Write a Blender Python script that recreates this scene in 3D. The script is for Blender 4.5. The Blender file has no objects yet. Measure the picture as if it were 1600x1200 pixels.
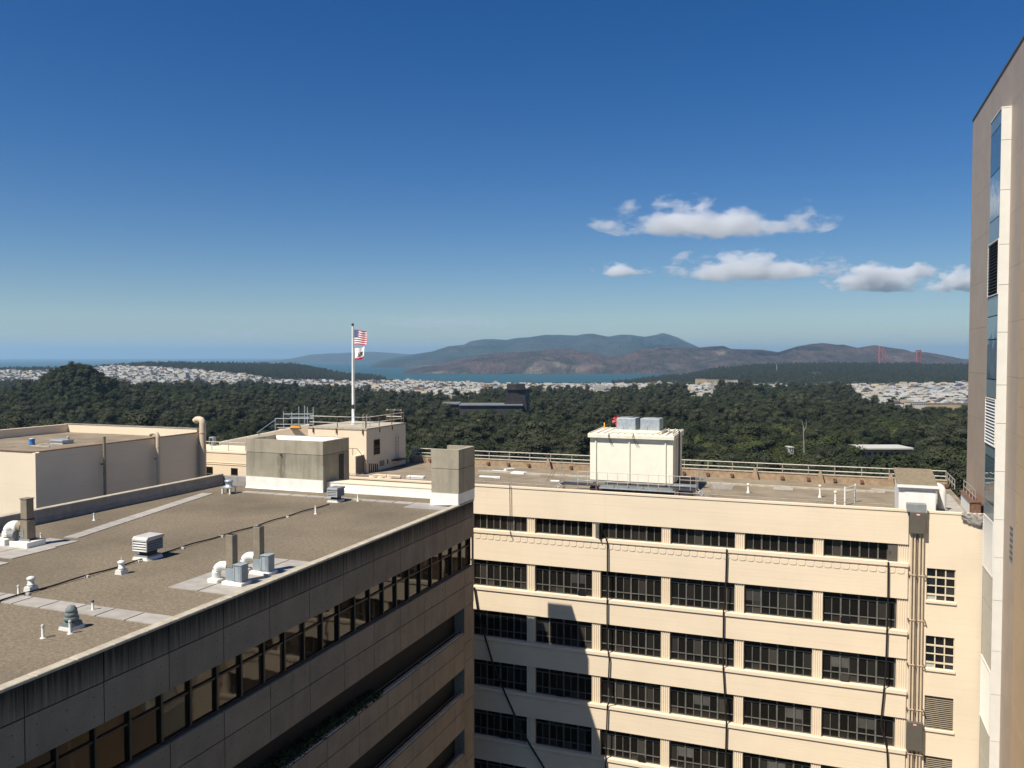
import bpy, bmesh, math, random
import numpy as np
from mathutils import Vector, noise
random.seed(7)
R = math.radians
scene = bpy.context.scene
col = scene.collection

# ------------------------------------------------------------------ camera, sky, sun, exposure
CZ = 157.0                                   # eye height above the sea
PITCH, YAW, FPX = R(1.9), R(20.7), 1310.0    # focal length in photo pixels (1600 wide)
cam_d = bpy.data.cameras.new('camera'); cam = bpy.data.objects.new('camera', cam_d); col.objects.link(cam)
cam.location = (0, 0, CZ); cam.rotation_euler = (R(90) - PITCH, 0, YAW)
cam_d.sensor_width = 36; cam_d.lens = 36 * FPX / 1600; cam_d.clip_start = 0.5; cam_d.clip_end = 200000
scene.camera = cam

SUN_TRAVEL = Vector((0.34, 0.66, -1.0)).normalized()
SUN_ELEV = math.asin(-SUN_TRAVEL.z); SUN_ROT = math.atan2(-SUN_TRAVEL.x, -SUN_TRAVEL.y) % (2 * math.pi)
world = bpy.data.worlds.new('World'); scene.world = world; world.use_nodes = True
wn = world.node_tree; wn.nodes.clear()
sky = wn.nodes.new('ShaderNodeTexSky'); sky.sky_type = 'NISHITA'; sky.sun_disc = False
sky.sun_elevation = SUN_ELEV; sky.sun_rotation = SUN_ROT; sky.altitude = 150
sky.air_density = 1.0; sky.dust_density = 0.0; sky.ozone_density = 4.5
bg = wn.nodes.new('ShaderNodeBackground'); bg.inputs['Strength'].default_value = 0.06
wo = wn.nodes.new('ShaderNodeOutputWorld')
hs = wn.nodes.new('ShaderNodeHueSaturation'); hs.inputs['Saturation'].default_value = 1.38; hs.inputs['Hue'].default_value = .512
wn.links.new(sky.outputs[0], hs.inputs['Color']); wn.links.new(hs.outputs[0], bg.inputs[0]); wn.links.new(bg.outputs[0], wo.inputs[0])
sun_d = bpy.data.lights.new('sun', 'SUN'); sun_d.energy = 5.0; sun_d.angle = R(0.53); sun_d.color = (1.0, 0.94, 0.84)
sun = bpy.data.objects.new('sun', sun_d); col.objects.link(sun); sun.location = (-60, -60, 300)
sun.rotation_euler = SUN_TRAVEL.to_track_quat('-Z', 'Y').to_euler()
vs = scene.view_settings
vs.view_transform = 'Standard'; vs.look = 'None'; vs.gamma = 1.0; vs.exposure = 0.40; vs.use_curve_mapping = False
cy = scene.cycles
cy.use_denoising = True
cy.use_adaptive_sampling = True; cy.adaptive_threshold = 0.012
cy.max_bounces = 8; cy.diffuse_bounces = 2; cy.glossy_bounces = 3; cy.transmission_bounces = 4
cy.volume_bounces = 5; cy.transparent_max_bounces = 8; cy.volume_step_rate = 1.0; cy.volume_max_steps = 256
cy.sample_clamp_indirect = 6.0

# ------------------------------------------------------------------ photo pixel -> place
_fw = Vector((-math.sin(YAW) * math.cos(PITCH), math.cos(YAW) * math.cos(PITCH), -math.sin(PITCH)))
_rt = Vector((math.cos(YAW), math.sin(YAW), 0)); _up = _rt.cross(_fw)
EYE = Vector((0, 0, CZ))
def ray(x, y): return _fw + _rt * ((x - 800) / FPX) - _up * ((y - 600) / FPX)
def on_z(x, y, z): d = ray(x, y); return EYE + d * ((z - CZ) / d.z)
def on_y(x, y, Y): d = ray(x, y); return EYE + d * (Y / d.y)
def on_x(x, y, X): d = ray(x, y); return EYE + d * (X / d.x)
_h = Vector((-math.sin(YAW), math.cos(YAW), 0))
def far(px, D):                                     # plan position at depth D on the bearing of column px
    v = _h * D + _rt * ((px - 800) / FPX * D); return v.x, v.y
def height_at(py, D): return CZ + (556.5 - py) / FPX * D
def project(x, y, z):
    d = Vector((x, y, z)) - EYE; c = d.dot(_fw)
    return 800 + FPX * d.dot(_rt) / c, 600 - FPX * d.dot(_up) / c

# ------------------------------------------------------------------ materials
def new_mat(name):
    m = bpy.data.materials.new(name); m.use_nodes = True
    nt = m.node_tree; b = nt.nodes['Principled BSDF']
    return m, nt, b
def N(nt, typ, **kw):
    n = nt.nodes.new(typ)
    for k, v in kw.items():
        if k in n.inputs.keys(): n.inputs[k].default_value = v
        else: setattr(n, k, v)
    return n
def L(nt, a, b): nt.links.new(a, b)
def pos(nt, scale=(1, 1, 1)):
    g = N(nt, 'ShaderNodeNewGeometry'); mp = N(nt, 'ShaderNodeMapping'); mp.inputs['Scale'].default_value = scale
    L(nt, g.outputs['Position'], mp.inputs['Vector']); return mp.outputs[0]
def ramp(nt, fac, p0, p1, c0=(0, 0, 0, 1), c1=(1, 1, 1, 1)):
    r = N(nt, 'ShaderNodeValToRGB'); e = r.color_ramp.elements
    e[0].position, e[1].position = p0, p1; e[0].color, e[1].color = c0, c1
    L(nt, fac, r.inputs[0]); return r.outputs[0]
def mix(nt, fac, a, b, mode='MIX'):
    m = N(nt, 'ShaderNodeMix', data_type='RGBA', blend_type=mode)
    for sock, v in ((m.inputs[0], fac), (m.inputs[6], a), (m.inputs[7], b)):
        if isinstance(v, (int, float)): sock.default_value = v
        elif isinstance(v, tuple): sock.default_value = v if len(v) == 4 else v + (1,)
        else: L(nt, v, sock)
    return m.outputs[2]
def nz(nt, vec, scale, detail=3, rough=0.55):
    t = N(nt, 'ShaderNodeTexNoise'); t.inputs['Scale'].default_value = scale; t.inputs['Detail'].default_value = detail
    t.inputs['Roughness'].default_value = rough; L(nt, vec, t.inputs['Vector']); return t.outputs['Fac']
def bump(nt, b, h, strength, dist=0.02):
    n = N(nt, 'ShaderNodeBump'); n.inputs['Strength'].default_value = strength; n.inputs['Distance'].default_value = dist
    L(nt, h, n.inputs['Height']); L(nt, n.outputs[0], b.inputs['Normal'])
def plain(name, c, rough=0.7, metal=0.0, vary=0.12, scale=1.5, spec=0.3, streak=0.0, bmp=0.0, obj_var=0.0, streak_col=None):
    m, nt, b = new_mat(name)
    p = pos(nt)
    lo = tuple(max(0, v * (1 - vary)) for v in c); hi = tuple(min(1, v * (1 + vary)) for v in c)
    f = ramp(nt, nz(nt, p, scale, 4), 0.35, 0.65)
    c_out = mix(nt, f, lo, hi)
    if streak:
        s = ramp(nt, nz(nt, pos(nt, (2.6, 2.6, 0.18)), 1.0, 4, 0.6), 0.52, 0.78)
        sm = N(nt, 'ShaderNodeMath', operation='MULTIPLY'); sm.inputs[1].default_value = streak; L(nt, s, sm.inputs[0])
        c_out = mix(nt, sm.outputs[0], c_out, streak_col or tuple(v * 0.35 for v in c))
    if obj_var:
        oi = N(nt, 'ShaderNodeObjectInfo'); mm = N(nt, 'ShaderNodeMapRange')
        mm.inputs['To Min'].default_value = 1 - obj_var; mm.inputs['To Max'].default_value = 1 + obj_var
        L(nt, oi.outputs['Random'], mm.inputs[0])
        v = N(nt, 'ShaderNodeVectorMath', operation='SCALE'); L(nt, c_out, v.inputs[0]); L(nt, mm.outputs[0], v.inputs['Scale']); c_out = v.outputs[0]
    L(nt, c_out, b.inputs['Base Color'])
    b.inputs['Roughness'].default_value = rough; b.inputs['Metallic'].default_value = metal; b.inputs['Specular IOR Level'].default_value = spec
    if bmp: bump(nt, b, nz(nt, p, 14, 4), bmp, 0.02)
    return m

M = {}
def concrete(name, c, top=None, stain=0.0, streak=0.35, drip=None):
    """weathered concrete; with top set, dark rain stains run down from that height"""
    m, nt, b = new_mat(name); p = pos(nt)
    cc = mix(nt, ramp(nt, nz(nt, p, 0.9, 5), 0.3, 0.7), tuple(v * .84 for v in c), tuple(v * 1.12 for v in c))
    cc = mix(nt, ramp(nt, nz(nt, p, 9, 3), 0.55, 0.75), cc, tuple(v * .8 for v in c))
    s = ramp(nt, nz(nt, pos(nt, (2.2, 2.2, .16)), 1, 4, .6), .5, .8)
    k = N(nt, 'ShaderNodeMath', operation='MULTIPLY'); k.inputs[1].default_value = streak; L(nt, s, k.inputs[0])
    cc = mix(nt, k.outputs[0], cc, tuple(v * .4 for v in c))
    if top is not None:
        g = N(nt, 'ShaderNodeNewGeometry'); sx = N(nt, 'ShaderNodeSeparateXYZ'); L(nt, g.outputs['Position'], sx.inputs[0])
        d = N(nt, 'ShaderNodeMath', operation='SUBTRACT'); d.inputs[0].default_value = top; L(nt, sx.outputs[2], d.inputs[1])
        nn = N(nt, 'ShaderNodeMath', operation='MULTIPLY_ADD'); nn.inputs[1].default_value = 2.6; nn.inputs[2].default_value = .12
        L(nt, nz(nt, pos(nt, (5.0, 5.0, .10)), 1.3, 6, .75), nn.inputs[0])
        dd = N(nt, 'ShaderNodeMath', operation='SUBTRACT'); L(nt, nn.outputs[0], dd.inputs[0]); L(nt, d.outputs[0], dd.inputs[1])
        st = ramp(nt, dd.outputs[0], .0, .95)
        k2 = N(nt, 'ShaderNodeMath', operation='MULTIPLY'); k2.inputs[1].default_value = stain; L(nt, st, k2.inputs[0])
        cc = mix(nt, k2.outputs[0], cc, (.022, .02, .019))
    if drip:
        g = N(nt, 'ShaderNodeNewGeometry'); sx = N(nt, 'ShaderNodeSeparateXYZ'); L(nt, g.outputs['Position'], sx.inputs[0])
        dx = N(nt, 'ShaderNodeMath', operation='SUBTRACT'); dx.inputs[1].default_value = drip; L(nt, sx.outputs[0], dx.inputs[0])
        ab = N(nt, 'ShaderNodeMath', operation='ABSOLUTE'); L(nt, dx.outputs[0], ab.inputs[0])
        wv = N(nt, 'ShaderNodeMath', operation='MULTIPLY_ADD'); wv.inputs[1].default_value = 1.1; L(nt, nz(nt, pos(nt, (4, 4, .8)), 1.5, 4, .6), wv.inputs[0]); wv.inputs[2].default_value = -.08
        df = N(nt, 'ShaderNodeMath', operation='SUBTRACT'); L(nt, wv.outputs[0], df.inputs[0]); L(nt, ab.outputs[0], df.inputs[1])
        k3 = N(nt, 'ShaderNodeMath', operation='MULTIPLY'); k3.inputs[1].default_value = .62; L(nt, ramp(nt, df.outputs[0], .0, .35), k3.inputs[0])
        cc = mix(nt, k3.outputs[0], cc, (.075, .066, .05))
    oi = N(nt, 'ShaderNodeObjectInfo'); mm = N(nt, 'ShaderNodeMapRange'); mm.inputs['To Min'].default_value = .93; mm.inputs['To Max'].default_value = 1.06
    L(nt, oi.outputs['Random'], mm.inputs[0]); v = N(nt, 'ShaderNodeVectorMath', operation='SCALE'); L(nt, cc, v.inputs[0]); L(nt, mm.outputs[0], v.inputs['Scale'])
    L(nt, v.outputs[0], b.inputs['Base Color']); b.inputs['Roughness'].default_value = .85; b.inputs['Specular IOR Level'].default_value = .2
    bump(nt, b, nz(nt, p, 22, 4), .25, .01)
    return m
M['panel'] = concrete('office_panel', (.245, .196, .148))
M['panel_top'] = concrete('office_panel_stained', (.215, .174, .132), top=147.75, stain=.97, streak=.6)
M['stair_conc'] = concrete('stair_concrete', (.36, .325, .24), top=150.0, stain=.22, streak=.7, drip=-36.9)
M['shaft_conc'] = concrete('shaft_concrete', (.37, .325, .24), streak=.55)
M['parapet'] = plain('parapet_grey', (.30, .285, .265), .8, streak=.3, bmp=.15)
M['coping'] = plain('coping_stone', (.44, .385, .29), .8, vary=.15, scale=3, streak=.25, bmp=.15)
M['flash_white'] = plain('white_flashing', (.82, .79, .70), .6, vary=.07, streak=.18, streak_col=(.45, .43, .38))
M['paver'] = plain('roof_paver', (.36, .33, .285), .85, vary=.1, scale=2.2, bmp=.2, obj_var=.07)
M['white_metal'] = plain('white_painted_metal', (.72, .70, .63), .5, vary=.06, streak=.15, streak_col=(.4, .36, .3))
M['galv'] = plain('galvanised_steel', (.42, .46, .48), .45, metal=.35, vary=.12, scale=4, streak=.12)
M['bluegrey'] = plain('blue_grey_paint', (.27, .31, .325), .5, vary=.1, scale=3)
M['tan_metal'] = plain('tan_duct', (.255, .21, .15), .55, vary=.1, scale=3, streak=.15)
M['dark_metal'] = plain('dark_metal', (.045, .045, .047), .5, vary=.2)
M['louver_dark'] = plain('louvre_recess', (.03, .03, .032), .6)
M['vent_grey'] = plain('vent_grey', (.24, .25, .25), .5, vary=.12)
M['vent_light'] = plain('vent_light', (.5, .48, .44), .5, vary=.1)
M['green_grey'] = plain('weathered_green_metal', (.17, .20, .185), .55, vary=.18, scale=5)
M['cream_metal'] = plain('cream_metal', (.82, .755, .59), .5, vary=.05, streak=.1, streak_col=(.5, .42, .3))
M['rail'] = plain('rail_grey', (.30, .27, .23), .6, vary=.2, scale=5)
M['rail_white'] = plain('rail_pale', (.56, .52, .45), .6, vary=.15, scale=5)
M['rust'] = plain('rusty_steel', (.16, .085, .055), .75, vary=.3, scale=6)
M['red'] = plain('red_paint', (.55, .05, .04), .5, vary=.1)
M['orange'] = plain('orange_plastic', (.75, .33, .05), .5)
M['blue'] = plain('blue_plastic', (.05, .20, .50), .5)
M['cable'] = plain('black_cable', (.015, .013, .012), .6)
M['pipe_cream'] = plain('cream_pipe', (.62, .49, .34), .55, vary=.07)
M['box_grey'] = plain('grey_box', (.115, .10, .08), .55, vary=.06)
M['winframe'] = plain('grey_window_frame', (.125, .122, .105), .55, vary=.15, scale=3)
M['sash_dark'] = plain('dark_bronze_frame', (.018, .015, .013), .45)
M['cream_frame'] = plain('cream_window_frame', (.70, .60, .42), .55, vary=.05)
M['blind'] = plain('grey_blind', (.085, .08, .07), .8, obj_var=.5); M['door_dark'] = plain('dark_door', (.02, .02, .02), .6)
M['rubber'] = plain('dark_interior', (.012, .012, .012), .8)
M['hutroof'] = plain('hut_roof_brown', (.215, .175, .115), .9, vary=.15, scale=4, bmp=.3)
M['wood'] = plain('orange_timber', (.34, .245, .155), .8, vary=.2, scale=3)
M['tarp'] = plain('grey_tarp', (.30, .27, .235), .7, vary=.25, scale=3)
M['white_paint'] = plain('white_paint', (.78, .77, .72), .5, vary=.05, streak=.1, streak_col=(.55, .5, .42))
M['letters'] = plain('tag_red', (.62, .10, .08), .5); M['letters_white'] = plain('tag_white', (.8, .78, .74), .5)

def cream(name, c, lines=0.55):
    m, nt, b = new_mat(name); p = pos(nt)
    cc = mix(nt, ramp(nt, nz(nt, p, .35, 4), .3, .7), tuple(v * .96 for v in c), tuple(v * 1.03 for v in c))
    s = ramp(nt, nz(nt, pos(nt, (2.5, 2.5, .14)), 1, 4, .6), .58, .85)
    k = N(nt, 'ShaderNodeMath', operation='MULTIPLY'); k.inputs[1].default_value = .12; L(nt, s, k.inputs[0])
    cc = mix(nt, k.outputs[0], cc, tuple(v * .6 for v in c))
    # faint board-form courses: thin horizontal lines of slightly different paint
    hl = ramp(nt, nz(nt, pos(nt, (.12, .12, 5.5)), 1.0, 2), .53, .6)
    k2 = N(nt, 'ShaderNodeMath', operation='MULTIPLY'); k2.inputs[1].default_value = .10; L(nt, hl, k2.inputs[0])
    cc = mix(nt, k2.outputs[0], cc, tuple(v * .72 for v in c))
    L(nt, cc, b.inputs['Base Color']); b.inputs['Roughness'].default_value = .75; b.inputs['Specular IOR Level'].default_value = .2
    w = N(nt, 'ShaderNodeTexWave', wave_type='BANDS', bands_direction='Z'); w.inputs['Scale'].default_value = 1.25; w.inputs['Distortion'].default_value = .3
    L(nt, p, w.inputs['Vector']); bump(nt, b, w.outputs['Fac'], .18 * lines, .02)
    return m
M['cream'] = cream('cream_wall', (.79, .65, .47), .3)
M['cream_side'] = cream('cream_wall_wing', (.79, .65, .47), .12)
M['penthouse'] = plain('penthouse_panel', (.86, .80, .645), .6, vary=.03, streak=.05, streak_col=(.6, .52, .38))

def gravel():
    m, nt, b = new_mat('roof_gravel'); p = pos(nt)
    fine = ramp(nt, nz(nt, p, 7.5, 6, .75), .36, .66)
    cc = mix(nt, fine, (.138, .110, .075), (.268, .218, .152))
    big = ramp(nt, nz(nt, p, .14, 4), .42, .66)
    k = N(nt, 'ShaderNodeMath', operation='MULTIPLY'); k.inputs[1].default_value = .62; L(nt, big, k.inputs[0])
    cc = mix(nt, k.outputs[0], cc, (.095, .078, .057))
    sp = ramp(nt, nz(nt, p, 24, 2, .6), .66, .72)
    cc = mix(nt, sp, cc, (.42, .37, .29))
    L(nt, cc, b.inputs['Base Color']); b.inputs['Roughness'].default_value = .95; b.inputs['Specular IOR Level'].default_value = .1
    bump(nt, b, nz(nt, p, 16, 5, .7), .4, .03)
    return m
M['gravel'] = gravel()
def felt():
    m, nt, b = new_mat('roof_felt'); p = pos(nt)
    cc = mix(nt, ramp(nt, nz(nt, p, .5, 5), .3, .7), (.19, .152, .105), (.30, .248, .178))
    rst = ramp(nt, nz(nt, p, .8, 4, .6), .62, .74)
    k = N(nt, 'ShaderNodeMath', operation='MULTIPLY'); k.inputs[1].default_value = .6; L(nt, rst, k.inputs[0])
    cc = mix(nt, k.outputs[0], cc, (.12, .07, .04))
    L(nt, cc, b.inputs['Base Color']); b.inputs['Roughness'].default_value = .95; b.inputs['Specular IOR Level'].default_value = .1
    bump(nt, b, nz(nt, p, 12, 5, .7), .5, .03); return m
M['felt'] = felt()
def glass(name, c, rough=.03, wob=.06, wscale=.7, spec=.6):
    m, nt, b = new_mat(name); p = pos(nt)
    oi = N(nt, 'ShaderNodeObjectInfo')
    pw = N(nt, 'ShaderNodeMath', operation='POWER'); pw.inputs[1].default_value = 5; L(nt, oi.outputs['Random'], pw.inputs[0])
    cc = mix(nt, pw.outputs[0], tuple(v * .8 for v in c), tuple(v * 4.5 for v in c))
    L(nt, cc, b.inputs['Base Color']); b.inputs['Roughness'].default_value = rough; b.inputs['Specular IOR Level'].default_value = spec
    bump(nt, b, nz(nt, p, wscale, 2), wob, .3); return m
M['glass_ribbon'] = glass('bronze_glass', (.026, .015, .008), .03, .02, .5, .42)
M['glass_dark'] = glass('dark_glass', (.014, .012, .010), .12, .05, .7, .18)
M['glass_small'] = glass('small_window_glass', (.012, .011, .012), .04, .06)
M['glass_blue'] = glass('tower_glass', (.10, .17, .21), .03, .08, .6, .9)
M['spandrel_glass'] = plain('teal_spandrel', (.17, .24, .25), .25, vary=.06, spec=.6)
M['spandrel_pale'] = plain('pale_spandrel', (.42, .42, .36), .35, vary=.06, spec=.5)
M['tower_panel'] = plain('tower_panel', (.415, .32, .235), .5, vary=.05, scale=.8, spec=.35, obj_var=.025)
M['tower_warm'] = plain('tower_warm_panel', (.52, .37, .22), .6, vary=.04, scale=.8, obj_var=.02)
M['fin'] = plain('white_fin', (.73, .69, .61), .45, vary=.03)

# ------------------------------------------------------------------ mesh helpers
WP = {}                                      # world position of every (unrotated) parent
def link(o, parent=None):
    col.objects.link(o)
    if parent is not None: o.parent = parent
    return o
def tag(o, label, cat, group=None):
    o['label'] = label; o['category'] = cat
    if group: o['group'] = group
    return o
def thing(name, label, cat, loc, group=None):
    o = link(bpy.data.objects.new(name, None)); o.empty_display_size = .2
    o.location = loc; WP[o.name] = Vector(loc); return tag(o, label, cat, group)
def holder(name, parent, loc=None):          # an Empty part under a thing
    o = bpy.data.objects.new(name, None); link(o, parent)
    w = Vector(loc) if loc is not None else WP[parent.name].copy()
    o.location = w - WP[parent.name]; WP[o.name] = w; o.empty_display_size = .2
    return o
class MB:
    def __init__(s): s.v = []; s.f = []; s.mi = []; s.cur = 0; s.smooth = []
    def add(s, vs, fs, sm=False):
        n = len(s.v); s.v += [tuple(q) for q in vs]
        for f in fs: s.f.append(tuple(i + n for i in f)); s.mi.append(s.cur); s.smooth.append(sm)
        return s
    def box(s, x0, x1, y0, y1, z0, z1):
        return s.add([(x0, y0, z0), (x1, y0, z0), (x1, y1, z0), (x0, y1, z0), (x0, y0, z1), (x1, y0, z1), (x1, y1, z1), (x0, y1, z1)],
                     [(3, 2, 1, 0), (4, 5, 6, 7), (0, 1, 5, 4), (1, 2, 6, 5), (2, 3, 7, 6), (3, 0, 4, 7)])
    def bbox(s, x0, x1, y0, y1, z0, z1, b=.03):          # box with chamfered vertical and top edges
        a = [(x0 + b, y0), (x1 - b, y0), (x1, y0 + b), (x1, y1 - b), (x1 - b, y1), (x0 + b, y1), (x0, y1 - b), (x0, y0 + b)]
        i = [(x0 + 2 * b, y0 + b), (x1 - 2 * b, y0 + b), (x1 - b, y0 + 2 * b), (x1 - b, y1 - 2 * b), (x1 - 2 * b, y1 - b), (x0 + 2 * b, y1 - b), (x0 + b, y1 - 2 * b), (x0 + b, y0 + 2 * b)]
        vs_ = [(p[0], p[1], z0) for p in a] + [(p[0], p[1], z1 - b) for p in a] + [(p[0], p[1], z1) for p in i]
        fs = [tuple(range(7, -1, -1)), tuple(range(16, 24))]
        for r in (0, 8):
            for k in range(8): fs.append((r + k, r + (k + 1) % 8, r + 8 + (k + 1) % 8, r + 8 + k))
        return s.add(vs_, fs)
    def tube(s, pts, r, n=8, r1=None, cap=True):
        pts = [Vector(p) for p in pts]; rings = []; base = len(s.v); m = len(pts)
        for i, p in enumerate(pts):
            d = (pts[min(i + 1, m - 1)] - pts[max(i - 1, 0)]).normalized()
            a = d.cross(Vector((0, 0, 1)) if abs(d.z) < .9 else Vector((1, 0, 0))).normalized(); b = d.cross(a)
            rr = r if r1 is None else r + (r1 - r) * i / (m - 1)
            rings.append([p + (a * math.cos(2 * math.pi * k / n) + b * math.sin(2 * math.pi * k / n)) * rr for k in range(n)])
        vs_ = [q for rg in rings for q in rg]; fs = []
        for i in range(m - 1):
            for k in range(n): fs.append((i * n + k, (i + 1) * n + k, (i + 1) * n + (k + 1) % n, i * n + (k + 1) % n))
        s.add(vs_, fs, True)
        if cap:
            s.add(rings[0], [tuple(range(n))]); s.add(rings[-1], [tuple(range(n - 1, -1, -1))])
        return s
    def lathe(s, cx, cy_, prof, n=20):                    # prof: (radius, z) list
        vs_ = [(cx + r * math.cos(2 * math.pi * k / n), cy_ + r * math.sin(2 * math.pi * k / n), z) for r, z in prof for k in range(n)]; fs = []
        for i in range(len(prof) - 1):
            for k in range(n): fs.append((i * n + k, i * n + (k + 1) % n, (i + 1) * n + (k + 1) % n, (i + 1) * n + k))
        s.add(vs_, fs, True); t = (len(prof) - 1) * n
        s.add([vs_[t + k] for k in range(n)], [tuple(range(n))])
        return s
    def prism(s, poly, axis, a0, a1):                     # poly in the two other axes, extruded along axis
        def P(q, a): return {'x': (a, q[0], q[1]), 'y': (q[0], a, q[1]), 'z': (q[0], q[1], a)}[axis]
        n = len(poly); vs_ = [P(q, a0) for q in poly] + [P(q, a1) for q in poly]
        fs = [tuple(range(n)), tuple(range(2 * n - 1, n - 1, -1))] + [(k, n + k, n + (k + 1) % n, (k + 1) % n) for k in range(n)]
        return s.add(vs_, fs)
    def mesh(s, name, mats, origin=(0, 0, 0)):
        me = bpy.data.meshes.new(name); o = Vector(origin)
        me.from_pydata([(v[0] - o.x, v[1] - o.y, v[2] - o.z) for v in s.v], [], s.f)
        for m in mats if isinstance(mats, (list, tuple)) else [mats]: me.materials.append(m)
        me.polygons.foreach_set('material_index', s.mi); me.polygons.foreach_set('use_smooth', s.smooth)
        bm = bmesh.new(); bm.from_mesh(me); bmesh.ops.recalc_face_normals(bm, faces=bm.faces); bm.to_mesh(me); bm.free()
        me.update(); return me
    def build(s, name, mats, parent=None, origin=None):   # vertices are world positions
        w = WP[parent.name] if parent is not None else Vector((0, 0, 0))
        og = Vector(origin) if origin is not None else w
        o = bpy.data.objects.new(name, s.mesh(name, mats, og)); link(o, parent)
        o.location = og - w; WP[o.name] = og; return o
_cache = {}
def block(name, mat, parent, x0, x1, y0, y1, z0, z1, bevel=0.0):
    """one box-shaped piece; alike pieces share their mesh"""
    d = (round(x1 - x0, 4), round(y1 - y0, 4), round(z1 - z0, 4)); key = (d, mat.name, bevel)
    me = _cache.get(key)
    if me is None:
        mb = MB(); hx, hy, hz = d[0] / 2, d[1] / 2, d[2] / 2
        mb.bbox(-hx, hx, -hy, hy, -hz, hz, bevel) if bevel else mb.box(-hx, hx, -hy, hy, -hz, hz)
        me = _cache[key] = mb.mesh(name, mat)
    o = bpy.data.objects.new(name, me); link(o, parent)
    w = Vector(((x0 + x1) / 2, (y0 + y1) / 2, (z0 + z1) / 2)); pw = WP[parent.name] if parent is not None else Vector((0, 0, 0))
    o.location = w - pw; WP[o.name] = w; return o
def shared(name, me, parent, loc, rz=0.0, sc=None):
    o = bpy.data.objects.new(name, me); link(o, parent)
    o.location = Vector(loc) - (WP[parent.name] if parent is not None else Vector((0, 0, 0)))
    if rz: o.rotation_euler = (0, 0, rz)
    if sc: o.scale = sc
    WP[o.name] = Vector(loc); return o

# ================================================================== LAND, SEA, HILLS
def structure(o): o['kind'] = 'structure'; return o
_D = np.array([0, 150, 300, 450, 700, 1000, 1500, 2000, 2600, 3200, 4000, 4500, 5000, 5600, 6400.])
_near = [113, 110, 101, 91, 83, 78, 71]
_cols = np.array([-600, 100, 250, 350, 450, 560, 640, 800, 960, 1060, 1130, 1200, 1300, 1400, 1510, 2300.])
_tab = np.array([_near + r for r in [
    [66, 66, 72, 85, 90, 80, 20, -30], [66, 66, 74, 84, 86, 75, 20, -30], [66, 68, 80, 98, 106, 111, 30, -30], [66, 66, 76, 94, 102, 107, 30, -30],
    [64, 60, 64, 78, 92, 103, 30, -30], [62, 55, 50, 44, 42, 40, 5, -30], [61, 54, 46, 33, 20, 4, -8, -30], [61, 53, 43, 19, 6, -3, -8, -30],
    [61, 53, 43, 20, 8, -2, -8, -30], [61, 53, 47, 44, 42, 32, -5, -30], [61, 54, 52, 68, 80, 80, 20, -30], [61, 54, 56, 84, 98, 100, 30, -30],
    [61, 55, 58, 86, 104, 104, 30, -30], [61, 55, 58, 85, 102, 102, 30, -30], [60, 55, 56, 80, 96, 98, 30, -30], [60, 55, 56, 78, 92, 95, 30, -30]]], float)
def ground_z(px, D):
    i = np.clip(np.searchsorted(_cols, px) - 1, 0, len(_cols) - 2); t = min(max((px - _cols[i]) / (_cols[i + 1] - _cols[i]), 0), 1); t = t * t * (3 - 2 * t)
    a = np.interp(D, _D, _tab[i]); b = np.interp(D, _D, _tab[i + 1]); z = a + (b - a) * t
    g = lambda c, s: math.exp(-((px - c) / s) ** 2)
    h = lambda c, s: math.exp(-((D - c) / s) ** 2)
    z += 46 * g(118, 62) * h(1050, 190) + 12 * g(10, 90) * h(1050, 260) + 18 * g(240, 130) * h(1250, 300) + 9 * g(420, 140) * h(1600, 330)
    z += 9 * g(1180, 150) * h(1500, 320) + 4 * g(880, 90) * h(1500, 300)
    if D > 260:
        x, y = far(px, D); z += 2.5 * noise.noise(Vector((x / 140, y / 140, 1.7))) * min(1, (D - 260) / 300)
    return float(z)
def grid_mesh(name, P, mat):
    nr, nc = P.shape[:2]; me = bpy.data.meshes.new(name)
    idx = np.arange(nr * nc).reshape(nr, nc)
    f = np.stack([idx[:-1, :-1], idx[:-1, 1:], idx[1:, 1:], idx[1:, :-1]], -1).reshape(-1, 4)
    me.from_pydata(P.reshape(-1, 3).tolist(), [], f.tolist()); me.materials.append(mat)
    me.polygons.foreach_set('use_smooth', [True] * len(f)); me.update()
    o = bpy.data.objects.new(name, me); col.objects.link(o); return structure(o)

def land_mat():
    m, nt, b = new_mat('land'); p = pos(nt)
    cc = mix(nt, ramp(nt, nz(nt, p, .012, 4), .35, .65), (.030, .036, .018), (.075, .068, .042))
    cc = mix(nt, ramp(nt, nz(nt, p, .06, 4), .6, .7), cc, (.10, .088, .06))
    L(nt, cc, b.inputs['Base Color']); b.inputs['Roughness'].default_value = .95; b.inputs['Specular IOR Level'].default_value = .1
    return m
gc = np.concatenate([np.linspace(-900, -100, 14), np.linspace(-60, 1660, 110), np.linspace(1700, 2600, 14)])
gd = np.concatenate([np.linspace(4, 240, 8), np.linspace(270, 2000, 60), np.linspace(2060, 6400, 60)])
P = np.zeros((len(gd), len(gc), 3))
for i, D in enumerate(gd):
    for j, c in enumerate(gc):
        x, y = far(c, D); P[i, j] = (x, y, ground_z(c, D))
ground = grid_mesh('ground', P, land_mat())

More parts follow.
